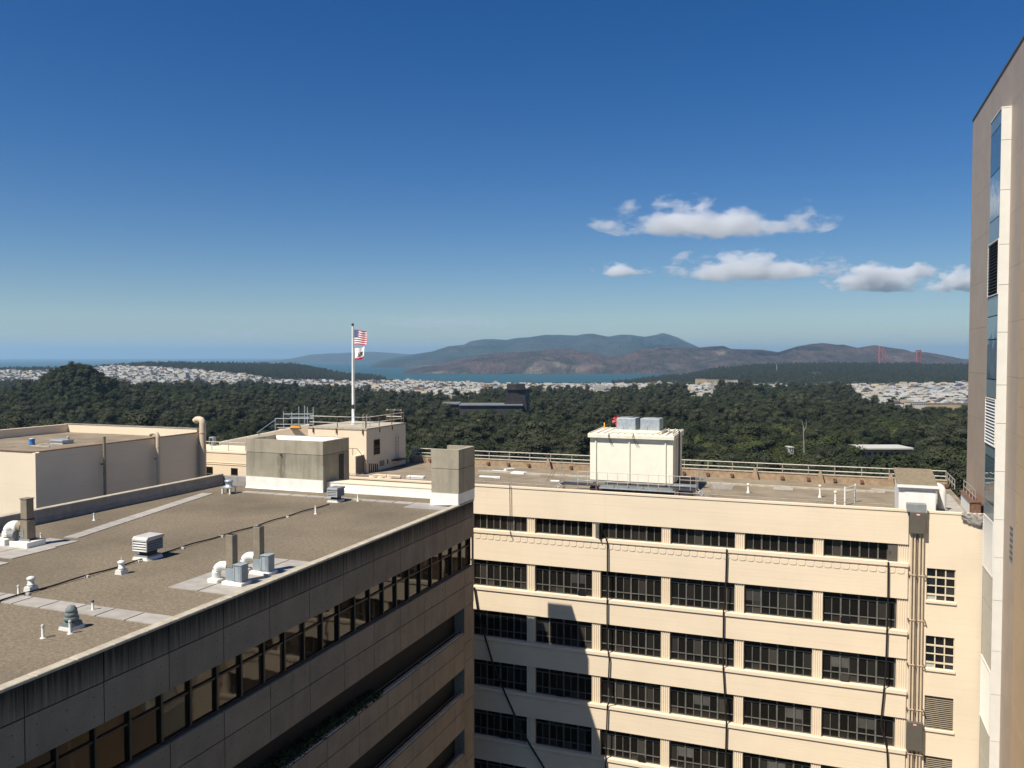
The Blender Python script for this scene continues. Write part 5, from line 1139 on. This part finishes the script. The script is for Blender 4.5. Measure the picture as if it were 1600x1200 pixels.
# ================================================================== TREES
def leaf_mat(name, dark, light, hue_var):
    m, nt, b = new_mat(name); p = pos(nt); oi = N(nt, 'ShaderNodeObjectInfo')
    cc = mix(nt, ramp(nt, oi.outputs['Random'], 0, 1), dark, light)
    at = N(nt, 'ShaderNodeAttribute'); at.attribute_name = 'tone'
    cc2 = mix(nt, at.outputs['Fac'], cc, hue_var)
    L(nt, cc2, b.inputs['Base Color']); b.inputs['Roughness'].default_value = .8; b.inputs['Specular IOR Level'].default_value = .12
    return m
M['leaf_a'] = leaf_mat('cypress_leaf', (.015, .021, .011), (.050, .058, .026), (.038, .044, .019))
M['leaf_b'] = leaf_mat('eucalypt_leaf', (.026, .032, .019), (.068, .072, .038), (.058, .060, .032))
M['leaf_c'] = leaf_mat('broad_leaf', (.028, .040, .015), (.082, .092, .030), (.064, .072, .025))
M['bark'] = plain('bark', (.11, .085, .062), .9, vary=.25, scale=2)
M['pale_bark'] = plain('pale_bark', (.27, .245, .20), .8, vary=.2, scale=2)
def crown_mesh(name, seed, H, W, kind, leaves):
    rnd = np.random.RandomState(seed); V = []; F = []; T = []
    nclump = {'dome': 26, 'tall': 24, 'wide': 30}[kind]
    clumps = []
    for k in range(nclump):
        a = rnd.uniform(0, 2 * math.pi); u = rnd.uniform(0, 1) ** .6
        if kind == 'dome': z = H * (.38 + .5 * (1 - u ** 1.8) * rnd.uniform(.6, 1) + .06 * rnd.randn()); r = W * .5 * u; s = W * rnd.uniform(.13, .21)
        elif kind == 'wide': z = H * (.45 + .42 * (1 - u ** 2.5) * rnd.uniform(.7, 1) + .05 * rnd.randn()); r = W * .52 * u; s = W * rnd.uniform(.11, .18)
        else:
            z = H * rnd.uniform(.35, .95); r = W * .45 * u * (1.15 - .75 * (z / H)); s = W * rnd.uniform(.14, .22)
        clumps.append((r * math.cos(a), r * math.sin(a), z, s))
    per = leaves // nclump
    for cx, cy_, cz_, s in clumps:
        # dark heart of the clump
        n0 = len(V); ico = []
        for i in range(4):
            for k in range(6):
                th_ = math.pi * (i + .5) / 4; ph = 2 * math.pi * (k + .5 * (i % 2)) / 6; rr = s * .62 * rnd.uniform(.75, 1.15)
                ico.append((cx + rr * math.sin(th_) * math.cos(ph), cy_ + rr * math.sin(th_) * math.sin(ph), cz_ + rr * .8 * math.cos(th_)))
        V += ico
        for i in range(3):
            for k in range(6): F.append((n0 + i * 6 + k, n0 + i * 6 + (k + 1) % 6, n0 + (i + 1) * 6 + (k + 1) % 6, n0 + (i + 1) * 6 + k)); T.append(.0)
        F.append(tuple(n0 + k for k in range(5, -1, -1))); T.append(0.); F.append(tuple(n0 + 18 + k for k in range(6))); T.append(0.)
        tone_c = rnd.uniform(0, .8)
        for q in range(per):
            d = rnd.randn(3); d[2] = d[2] * .8 + .35; d /= np.linalg.norm(d)
            rad = s * rnd.uniform(.72, 1.12); c = np.array([cx, cy_, cz_]) + d * rad * np.array([1, 1, .78])
            cd_ = c - np.array([0, 0, H * .42]); cd_ /= max(1e-3, np.linalg.norm(cd_)); nrm = d * .7 + cd_ * .8 + rnd.randn(3) * .38; nrm /= np.linalg.norm(nrm)
            t1 = np.cross(nrm, rnd.randn(3)); t1 /= np.linalg.norm(t1); t2 = np.cross(nrm, t1); ls = W * rnd.uniform(.013, .028)
            n0 = len(V); V += [tuple(c + t1 * ls), tuple(c + t2 * ls * .7), tuple(c - t1 * ls), tuple(c - t2 * ls * .7)]
            F.append((n0, n0 + 1, n0 + 2, n0 + 3)); T.append(min(1, max(0, tone_c + rnd.uniform(-.2, .3))))
    me = bpy.data.meshes.new(name); me.from_pydata(V, [], F)
    at = me.attributes.new('tone', 'FLOAT', 'FACE'); at.data.foreach_set('value', T); me.update(); return me
def trunk_mesh(name, H, W, bare):
    mb = MB(); r = H * .022
    mb.tube([(0, 0, -1.5), (.1 * W * .2, 0, H * .25), (.0, .05 * W * .3, H * .5), (.02 * W, 0, H * .78)], r, 7, r * .45)
    for k in range(4):
        a = k * 1.7 + .4; z = H * (.35 + .1 * k); mb.tube([(0, 0, z), (math.cos(a) * W * .18, math.sin(a) * W * .18, z + H * .12), (math.cos(a) * W * .3, math.sin(a) * W * .3, z + H * .18)], r * .45, 5, r * .15)
    return mb.mesh(name, M['pale_bark' if bare else 'bark'])
KIND = [('cypress_tree', 'dome', 14, 15, 'leaf_a', 'dark rounded cypress'), ('cypress_tree', 'dome', 15, 12, 'leaf_a', 'dark narrow domed cypress'), ('eucalyptus_tree', 'tall', 21, 12, 'leaf_b', 'tall grey eucalyptus'),
        ('eucalyptus_tree', 'tall', 18, 10, 'leaf_b', 'slim grey eucalyptus'), ('broadleaf_tree', 'wide', 11, 14, 'leaf_c', 'low bright green broadleaf'), ('pine_tree', 'wide', 14, 13, 'leaf_a', 'flat topped dark pine')]
CROWN = []
for k, (nm, kd, H, W, lm, _) in enumerate(KIND):
    me = crown_mesh('crown', 40 + k, H, W, kd, 5200); me.materials.append(M[lm]); CROWN.append((me, trunk_mesh('trunk', H, W, k == 3)))

def skyline_mask(px):                                   # picture height above which nearer buildings leave the view free
    for a, b_, y in ((-50, 320, 672), (320, 480, 692), (480, 640, 658), (640, 735, 706), (735, 920, 722), (920, 1066, 662), (1066, 1400, 746), (1400, 1516, 740)):
        if a <= px < b_: return y
    return -1
_FDx = [-200, 60, 230, 400, 560, 620, 700, 760, 850, 1000, 1300, 1345, 1385, 1430, 1600]; _FDd = [2500, 2400, 2200, 2250, 1900, 1640, 1450, 1600, 1750, 1900, 1900, 1400, 1120, 1040, 1030]
def forest_end(px): return float(np.interp(px, _FDx, _FDd))
rnd = random.Random(11)
KEEP = [(722, 826, 641, 1000), (720, 758, 654, 900), (1342, 1424, 710, 545), (1418, 1516, 636, 1120), (1079, 1114, 619, 1990), (925, 950, 611, 2150)]      # lower edge of what must stay visible, and its depth
for px, py in ((1183, 703), (1196, 700), (1207, 704), (1238, 700), (1244, 705), (1126, 694)): KEEP.append((px - 3, px + 3, py + 4, 500))
def blocked(px, top, D, halfw):
    for a, b_, yb, DD in KEEP:
        if D < DD + 40 and px + halfw > a and px - halfw < b_ and top < yb: return True
    return False
hidden = []; trees = []                                              # (px, D, kind, scale, top)
D = 170.0
while D < 2500:
    stepD = 15.0 if D < 640 else (13.0 if D < 900 else 14.0); wpx = (14.5 if D < 640 else (11.5 if D < 900 else 12.5)) / D * FPX; px = -330 + rnd.uniform(0, wpx)
    while px < 1800:
        p = px + rnd.uniform(-.35, .35) * wpx; d = D + rnd.uniform(-.5, .5) * stepD; px += wpx
        if d > forest_end(p) * (1 + .04 * math.sin(p * .05)): continue
        x, y = far(p, d)
        if y < 105 and x > -62: continue
        cl = noise.noise(Vector((x / 120, y / 120, 4.2))); c2 = noise.noise(Vector((x / 45, y / 45, 9.1)))
        if c2 < -.52 and d < 1300: continue                                  # clearings
        if cl > .12: k = rnd.choice([2, 3, 2, 0, 5])
        elif cl < -.18: k = rnd.choice([4, 4, 0, 1])
        else: k = rnd.choice([0, 1, 5, 0, 4, 3])
        s = rnd.uniform(.75, 1.38) * (1 + .28 * c2) * (1.12 if 1000 < p < 1340 else 1) * (1.5 if d < 640 else 1.05)
        fl = (.70 if d < 640 else .95) * rnd.uniform(.85, 1.15); gz = ground_z(p, d); H = KIND[k][2] * s * fl
        for _try in range(3):
            top = project(x, y, gz + H * .95)[1]
            if blocked(p, top, d, KIND[k][3] * s * .45 / d * FPX): s *= .62; H = KIND[k][2] * s * fl
            else: break
        else: continue
        if top > skyline_mask(p) or not -30 < p < 1516: hidden.append((x, y, gz, k, s * min(1, fl * 1.1))) if (d > 255 or top > skyline_mask(p) + 30) else None; continue
        if d < 255: continue
        trees.append((p, d, k, s, x, y, gz, top, fl))
    D += stepD
# keep the ones that show largest as trees of their own, spread over the near wood
trees.sort(key=lambda t: t[1])
near, rest = trees[:300], trees[300:]
def where(p, d, top):
    row = 'at the near edge' if d < 360 else ('in the second rank' if d < 450 else ('in the third rank' if d < 560 else 'deep in the wood'))
    for lim, a in ((110, 'behind the cream block'), (200, 'under the wooded knoll'), (330, 'behind the hooked vent pipes'), (485, 'beyond the scaffold'), (560, 'behind the flagpole'), (645, 'behind the machine house'), (760, 'behind the office shaft'), (840, 'below the museum tower'), (925, 'beside the red fan'),
                   (1070, 'behind the cooling units'), (1140, 'just past the plant room'), (1230, 'by the white wood houses'), (1290, 'around the bare white trunk'), (1335, 'beside the park hall'), (1400, 'in front of the park hall'), (9999, 'near the tower corner')):
        if p < lim: return row + ' ' + a
tpl = {}
for (p, d, k, s, x, y, gz, top, fl) in near:
    nm, kd, H, W, lm, desc = KIND[k]
    e = link(bpy.data.objects.new(nm, None)); e.empty_display_size = 1; e.location = (x, y, gz); e.rotation_euler = (0, 0, rnd.uniform(0, 6.28)); sz = s * fl; e.scale = (s, s, sz)
    size = 'large ' if s > 1.7 else ('small ' if s < 1.15 else '')
    tag(e, (size + desc + ' ' + where(p, d, top)).strip(), 'tree', 'trees of the near park wood')
    c = bpy.data.objects.new('crown', CROWN[k][0]); link(c, e); t_ = bpy.data.objects.new('trunk', CROWN[k][1]); link(t_, e)
    tpl.setdefault(k, c)
# a bare pale trunk that stands out of the wood
x, y = far(1257, 420); t = thing('bare_trunk', 'bare white dead trunk standing out of the dark wood', 'tree', (x, y, ground_z(1257, 420)))
z0 = ground_z(1257, 420); zt = height_at(657, 420); mb = MB(); mb.tube([(x, y, z0), (x + .3, y, (z0 + zt) / 2), (x - .2, y, zt - 3)], .38, 7, .22); mb.build('trunk', M['pale_bark'], t)
mb = MB(); mb.tube([(x - .1, y, zt - 6), (x + 1.2, y, zt - 2.5), (x + 1.0, y, zt + .6)], .2, 5, .08); mb.tube([(x - .2, y, zt - 3.2), (x - 1.0, y, zt)], .18, 5, .08); mb.build('limb', M['pale_bark'], t)
# far woods
def far_woods(pts_out):
    for px0, px1, d0, d1, st, h0 in ((150, 600, 3250, 5100, 18, .9), (960, 1560, 3150, 5050, 19, .95), (-40, 90, 4000, 4700, 22, .8)):
        d = d0
        while d < d1:
            wpx = st / d * FPX; p = px0
            while p < px1:
                q = p + rnd.uniform(-.5, .5) * wpx; dd = d + rnd.uniform(-.5, .5) * st; p += wpx
                if px0 == 150:
                    lim = np.interp(q, [150, 230, 330, 450, 560, 600], [4650, 4050, 3550, 3230, 3300, 3700])
                    if dd < lim: continue
                if px0 == 960:
                    lim = np.interp(q, [960, 1060, 1130, 1300, 1510], [4450, 3600, 3050, 2950, 3150])
                    if dd < lim or (1080 < q < 1160 and dd < 3080): continue
                    if 1262 < q < 1284 and 3600 < dd < 3900: continue
                x, y = far(q, dd); pts_out.append((x, y, ground_z(q, dd) - .5, rnd.choice([0, 1, 5, 2]), h0 * rnd.uniform(.7, 1.2)))
            d += st * 1.25
PT = [(x, y, gz, k, s * min(1, fl * 1.1)) for (p, d, k, s, x, y, gz, top, fl) in rest] + hidden; far_woods(PT)
# street and garden trees among the houses
for _ in range(7500):
    p = rnd.uniform(-20, 1520); e_ = forest_end(p); d = rnd.uniform(e_, min(e_ + 2600, 4700)); x, y = far(p, d); z = ground_z(p, d)
    if z > 5: PT.append((x, y, z, rnd.choice([0, 4, 5, 1]), rnd.uniform(.45, .85)))
me = bpy.data.meshes.new('woodland'); me.from_pydata([(q[0], q[1], q[2]) for q in PT], [], [])
for nm, ty, vals in (('variant', 'INT', [q[3] for q in PT]), ('size', 'FLOAT', [q[4] for q in PT]), ('spin', 'FLOAT', [rnd.uniform(0, 6.28) for _ in PT])):
    at = me.attributes.new(nm, ty, 'POINT'); at.data.foreach_set('value', vals)
wood = bpy.data.objects.new('woodland', me); col.objects.link(wood)
wood['kind'] = 'stuff'; wood['label'] = 'dark continuous woodland covering the park and the far ridges'; wood['category'] = 'woodland'
ng = bpy.data.node_groups.new('scatter_trees', 'GeometryNodeTree')
ng.interface.new_socket('Geometry', in_out='INPUT', socket_type='NodeSocketGeometry'); ng.interface.new_socket('Geometry', in_out='OUTPUT', socket_type='NodeSocketGeometry')
gi, go = ng.nodes.new('NodeGroupInput'), ng.nodes.new('NodeGroupOutput'); jn = ng.nodes.new('GeometryNodeJoinGeometry')
def attr(n, ty): a = ng.nodes.new('GeometryNodeInputNamedAttribute'); a.data_type = ty; a.inputs['Name'].default_value = n; return [s for s in a.outputs if s.enabled and s.name == 'Attribute'][0]
va, sa, ra = attr('variant', 'INT'), attr('size', 'FLOAT'), attr('spin', 'FLOAT')
cx_ = ng.nodes.new('ShaderNodeCombineXYZ'); ng.links.new(ra, cx_.inputs[2])
for k in sorted(tpl):
    oi = ng.nodes.new('GeometryNodeObjectInfo'); oi.transform_space = 'ORIGINAL'; oi.inputs['Object'].default_value = tpl[k]; oi.inputs['As Instance'].default_value = True
    cp = ng.nodes.new('FunctionNodeCompare'); cp.data_type = 'INT'; cp.operation = 'EQUAL'; ins = [s for s in cp.inputs if s.enabled]; ng.links.new(va, ins[0]); ins[1].default_value = k
    ip = ng.nodes.new('GeometryNodeInstanceOnPoints'); ng.links.new(gi.outputs[0], ip.inputs['Points']); ng.links.new(cp.outputs[0], ip.inputs['Selection']); ng.links.new(oi.outputs['Geometry'], ip.inputs['Instance'])
    ng.links.new(cx_.outputs[0], ip.inputs['Rotation']); ng.links.new(sa, ip.inputs['Scale']); ng.links.new(ip.outputs[0], jn.inputs[0])
ng.links.new(jn.outputs[0], go.inputs[0])
wood.modifiers.new('scatter', 'NODES').node_group = ng

# ================================================================== HOUSES OF THE CITY
HC = [('white', (.62, .60, .55)), ('cream', (.60, .52, .40)), ('pale grey', (.55, .55, .53)), ('pink', (.62, .50, .42)), ('tan', (.46, .37, .26)), ('grey blue', (.36, .40, .43)), ('yellow', (.66, .55, .34))]
HM = [plain('house_' + c[0].replace(' ', '_'), c[1], .8, vary=.08, scale=.1) for c in HC]
RM = [plain('house_roof_dark', (.085, .08, .078), .9, vary=.3, scale=.1), plain('house_roof_pale', (.36, .345, .32), .9, vary=.25, scale=.1), plain('house_roof_tile', (.24, .12, .075), .9, vary=.2, scale=.1)]
def house_geo(mb, w, dp, h, pitched, f=lambda v: v):
    """walls (slot 0), roof (slot 1), windows (slot 2)"""
    mb.cur = 0; a = w / 2; b_ = dp / 2
    def A(vs, fs): mb.add([f(v) for v in vs], fs)
    A([(-a, -b_, -3), (a, -b_, -3), (a, b_, -3), (-a, b_, -3), (-a, -b_, h), (a, -b_, h), (a, b_, h), (-a, b_, h)], [(0, 1, 5, 4), (1, 2, 6, 5), (2, 3, 7, 6), (3, 0, 4, 7)])
    mb.cur = 1
    if pitched: A([(-a - .3, -b_ - .3, h), (a + .3, -b_ - .3, h), (a + .3, b_ + .3, h), (-a - .3, b_ + .3, h), (0, -b_ - .3, h + w * .32), (0, b_ + .3, h + w * .32)], [(0, 4, 5, 3), (1, 2, 5, 4), (0, 1, 4), (2, 3, 5)])
    else: A([(-a, -b_, h - .5), (a, -b_, h - .5), (a, b_, h - .5), (-a, b_, h - .5)], [(0, 1, 2, 3)])
    mb.cur = 2
    for sx in (-.24, .24):
        for z in (h * .35, h * .7):
            for s_, e in ((-1, -b_ - .06), (1, b_ + .06)): A([(sx * w - .75, e, z - .7), (sx * w + .75, e, z - .7), (sx * w + .75, e, z + .7), (sx * w - .75, e, z + .7)], [(0, 1, 2, 3) if s_ < 0 else (3, 2, 1, 0)])
HP = []
_HDx = [-60, 60, 170, 250, 350, 450, 520, 600, 640, 800, 960, 1010, 1060, 1130, 1300, 1510]; _HDd = [3900, 4100, 4600, 4000, 3500, 3200, 3250, 3700, 4050, 3350, 3250, 3200, 3100, 2900, 2750, 2950]
def house_end(px): return float(np.interp(px, _HDx, _HDd))
HANG = R(14); hc, hs = math.cos(HANG), math.sin(HANG)
xs0, xs1, ys0, ys1 = -6000, 3500, 600, 5200
gy = ys0; row = 0
hr = random.Random(17)
def to_depth(x, y): v = Vector((x, y, 0)); D = v.dot(_h); return (800 + FPX * v.dot(_rt) / D if D > 1 else -9999), D
v_ = -1500.0
while v_ < 6500:
    u_ = -5200.0
    while u_ < 4200:
        w = hr.uniform(7.2, 9.2) if hr.random() < .9 else hr.uniform(12, 24)
        u_ += w + (hr.uniform(0, .6) if hr.random() < .9 else 14)
        uu = u_ - w / 2; x, y = uu * hc - v_ * hs, uu * hs + v_ * hc; px, D = to_depth(x, y)
        if D < 980 or not -30 < px < 1530 or D > house_end(px): continue
        if D < forest_end(px) + 18: continue
        if 1000 < px < 1330 and hr.random() < .35: continue
        if D > 3000 and hr.random() < .25: continue
        if 1060 < px < 1160 and 2900 < D: continue
        if noise.noise(Vector((x / 260, y / 260, 2.2))) > .38: continue
        dp = hr.uniform(12, 16); h = hr.uniform(6.2, 9.6) if w < 10 else hr.uniform(9, 14)
        HP.append((D, px, x, y, ground_z(px, D), w, dp, h, hr.random() < .22, hr.choices(range(7), [46, 20, 10, 4, 9, 5, 6])[0], hr.choices(range(3), [66, 27, 7])[0]))
    row += 1; v_ += 17 if row % 2 else 46
HP.sort(key=lambda q: q[0])
def house_place(px, D):
    e = D - forest_end(px); row = 'bordering the park' if e < 70 else ('two streets in' if e < 160 else ('several streets in' if e < 420 else ('far from the park' if e < 1000 else 'farthest')))
    for lim, a in ((130, 'beyond the knoll'), (330, 'below the pale palace'), (520, 'below the far ridge'), (640, 'behind the flagpole'), (790, 'beyond the museum hall'), (1000, 'beyond the museum tower'), (1180, 'near the sandstone block'), (1330, 'below the hill mast'), (1405, 'below the farther tower'), (9999, 'below the nearer tower')):
        if px < lim: return row + ' ' + a
# choose the 300 that show: nearest first, hidden rows thinned by a coarse horizon test
seen = {}; big = []; small = []
for q in HP:
    D, px, x, y, gz, w, dp, h = q[:8]; key = int(px / 4); top = project(x, y, gz + h)[1]
    best = seen.get(key, 999)
    if top < best - .25 and len(big) < 300: big.append(q); seen[key] = top
    else: small.append(q)
hcache = {}
for q in big:
    D, px, x, y, gz, w, dp, h, pit, ci, ri = q; wi = round(w); hi = round(h); key = (wi, hi, pit, ci, ri)
    if key not in hcache: mb = MB(); house_geo(mb, wi, 14, hi, pit); hcache[key] = mb.mesh('house', [HM[ci], RM[ri], M['far_glass']])
    o = bpy.data.objects.new('house', hcache[key]); link(o); o.location = (x, y, gz); o.rotation_euler = (0, 0, HANG)
    tag(o, '%s%s house, %s, %s' % ('wide ' if w > 11 else ('tall ' if h > 8.6 else 'small '), HC[ci][0], ('pitched %s roof' if pit else 'flat %s roof') % ('dark', 'pale', 'red brown')[ri], house_place(px, D)), 'house', 'houses of the seaside district beyond the park')
mb = MB(); mslots = HM + RM + [M['far_glass']]; V = []; F = []; MI = []
for q in small:
    D, px, x, y, gz, w, dp, h, pit, ci, ri = q; t = MB()
    house_geo(t, w, dp, h, pit, lambda v: (x + v[0] * hc - v[1] * hs, y + v[0] * hs + v[1] * hc, gz + v[2]))
    n0 = len(V); V += t.v; lim = 8 if D > 3600 else 99
    for f_, m_ in zip(t.f, t.mi):
        if m_ == 2 and D > 3000: continue
        F.append(tuple(i + n0 for i in f_)); MI.append(ci if m_ == 0 else (7 + ri if m_ == 1 else 10))
me = bpy.data.meshes.new('city_houses'); me.from_pydata(V, [], F)
for m in mslots: me.materials.append(m)
me.polygons.foreach_set('material_index', MI); me.update()
city = bpy.data.objects.new('city_houses', me); col.objects.link(city); city['kind'] = 'stuff'; city['label'] = 'dense pale mass of low houses spread between park and sea'; city['category'] = 'houses'
print('COUNTS trees', len(near), len(PT), 'houses', len(big), len(small), 'city faces', len(F))

# ================================================================== CLOUDS AND AIR
def cloud_mat(k, dens, feat, seed, cover):
    m = bpy.data.materials.new('cloud_vapour'); m.use_nodes = True; nt = m.node_tree; nt.nodes.clear()
    out = N(nt, 'ShaderNodeOutputMaterial'); pv = N(nt, 'ShaderNodeVolumePrincipled'); L(nt, pv.outputs[0], out.inputs['Volume'])
    pv.inputs['Color'].default_value = (.995, .995, .995, 1); pv.inputs['Anisotropy'].default_value = 0.1
    tc = N(nt, 'ShaderNodeTexCoord'); s = N(nt, 'ShaderNodeSeparateXYZ'); L(nt, tc.outputs['Object'], s.inputs[0])
    def mth(op, a, b=None, c=None, clamp=False):
        n = N(nt, 'ShaderNodeMath', operation=op); n.use_clamp = clamp
        for i, v in enumerate((a, b, c)):
            if v is None: continue
            if isinstance(v, (int, float)): n.inputs[i].default_value = v
            else: L(nt, v, n.inputs[i])
        return n.outputs[0]
    x2 = mth('MULTIPLY', s.outputs[0], s.outputs[0]); y2 = mth('MULTIPLY', s.outputs[1], s.outputs[1])
    zz = mth('ADD', s.outputs[2], .45); lo = mth('MULTIPLY', mth('MINIMUM', zz, 0), 2.6); hi = mth('MULTIPLY', mth('MAXIMUM', zz, 0), .95)
    z2 = mth('ADD', mth('MULTIPLY', lo, lo), mth('MULTIPLY', hi, hi))
    r = mth('SQRT', mth('ADD', mth('ADD', x2, y2), z2))
    n1 = N(nt, 'ShaderNodeTexNoise'); n1.inputs['Scale'].default_value = 1 / feat; n1.inputs['Detail'].default_value = 8; n1.inputs['Roughness'].default_value = .62
    mp = N(nt, 'ShaderNodeMapping'); mp.inputs['Location'].default_value = (seed * 977, seed * 331, seed * 53); mp.inputs['Scale'].default_value = (.75, .75, 1.5); g = N(nt, 'ShaderNodeNewGeometry'); L(nt, g.outputs['Position'], mp.inputs[0]); L(nt, mp.outputs[0], n1.inputs['Vector'])
    nn = mth('MULTIPLY', mth('SUBTRACT', n1.outputs['Fac'], .5), 3.9)
    d = mth('ADD', mth('SUBTRACT', cover, r), nn)
    L(nt, mth('MULTIPLY', mth('MULTIPLY', d, 2.2, clamp=True), dens), pv.inputs['Density'])
    m.cycles.volume_step_rate = .22
    return m
BASE = 1250.0
CL = [(930, 1300, 308, 378, BASE, .009, 330, 1.6, .80, 'longest cloud, a ragged white bank highest in the sky'), (1036, 1338, 386, 444, BASE, .011, 380, 2.3, .80, 'bright puffy cloud below the long ragged bank'),
      (1284, 1462, 398, 462, BASE, .010, 420, 3.7, .78, 'soft grey white cloud beside the tower edge'), (1416, 1545, 410, 464, BASE + 60, .009, 450, 4.4, .78, 'pale cloud partly hidden behind the tower'),
      (924, 1040, 404, 435, BASE, .006, 380, 5.2, .68, 'thin small wispy cloud below the end of the ragged bank'), (1372, 1426, 511, 529, 1000, .004, 700, 6.6, .74, 'tiny flat cloud low over the red bridge'),
      (585, 805, 486, 516, 1700, .0009, 1500, 7.1, .95, 'very thin pale streak of cloud above the coastal ridge'), (318, 452, 510, 531, 1350, .0008, 1500, 8.9, .95, 'barely visible pale wisp left of the flagpole')]
for k, (x0, x1, y0, y1, zb, dens, feat, seed, cover, label) in enumerate(CL):
    D = (zb - CZ) / ((556.5 - y1) / FPX); c = Vector(far((x0 + x1) / 2, D) + (zb + (y1 - y0) / FPX * D / 2,)); w = (x1 - x0) / FPX * D / 2; h = (y1 - y0) / FPX * D / 2
    bm = bmesh.new(); bmesh.ops.create_icosphere(bm, subdivisions=3, radius=1.12)
    for v in bm.verts: v.co.z = max(min(v.co.z, 1.0), -1.0)
    me = bpy.data.meshes.new('cloud'); bm.to_mesh(me); bm.free(); me.materials.append(cloud_mat(k, dens * .8 * 1100 / max(w, 500), feat, seed, cover))
    o = bpy.data.objects.new('cloud', me); link(o); o.location = c; o.rotation_euler = (0, 0, YAW); o.scale = (w, max(w * .45, h), h); tag(o, label, 'cloud', 'clouds over the hills')
# the air
hz = bpy.data.materials.new('haze_air'); hz.use_nodes = True; nt = hz.node_tree; nt.nodes.clear()
out = N(nt, 'ShaderNodeOutputMaterial'); pv = N(nt, 'ShaderNodeVolumePrincipled'); L(nt, pv.outputs[0], out.inputs['Volume'])
pv.inputs['Color'].default_value = (.50, .77, 1.0, 1); pv.inputs['Density'].default_value = 4.0e-5; pv.inputs['Anisotropy'].default_value = .2
mb = MB(); mb.box(-66000, 66000, -66000, 66000, -70, 760); haze = bpy.data.objects.new('haze', mb.mesh('haze', hz)); link(haze); haze['kind'] = 'stuff'; haze['label'] = 'thin blue haze softening the far hills'; haze['category'] = 'haze'

# ================================================================== PLANTING IN THE UPPER GALLERY
def gallery_planting():
    t = thing('gallery_shrubs', 'dark green shrubs spilling over the open gallery edge of the office block', 'shrubs', (XA - .8, 30, 138.9)); rr = np.random.RandomState(4); V = []; F = []
    for _ in range(5200):
        y = 14 + 25 * rr.rand() ** .9; h = .75 * (1 - ((y - 26) / 16) ** 2 * .6) * rr.rand() ** .6
        c = np.array([XA - 1.0 + .95 * rr.rand() ** .7, y, 138.75 + h]); n = rr.randn(3); n /= np.linalg.norm(n); a = np.cross(n, rr.randn(3)); a /= np.linalg.norm(a); b_ = np.cross(n, a); l = rr.uniform(.05, .11); k = len(V)
        V += [tuple(c + a * l), tuple(c + b_ * l * .6), tuple(c - a * l), tuple(c - b_ * l * .6)]; F.append((k, k + 1, k + 2, k + 3))
    me = bpy.data.meshes.new('foliage'); me.from_pydata([(v[0] - XA + .8, v[1] - 30, v[2] - 138.9) for v in V], [], F); me.materials.append(M['leaf_c']); o = bpy.data.objects.new('foliage', me); link(o, t); o['kind'] = 'stuff'
    block('trough', M['panel'], t, XA - 1.1, XA - .36, 14, 39, 138.3, 138.8)
gallery_planting()
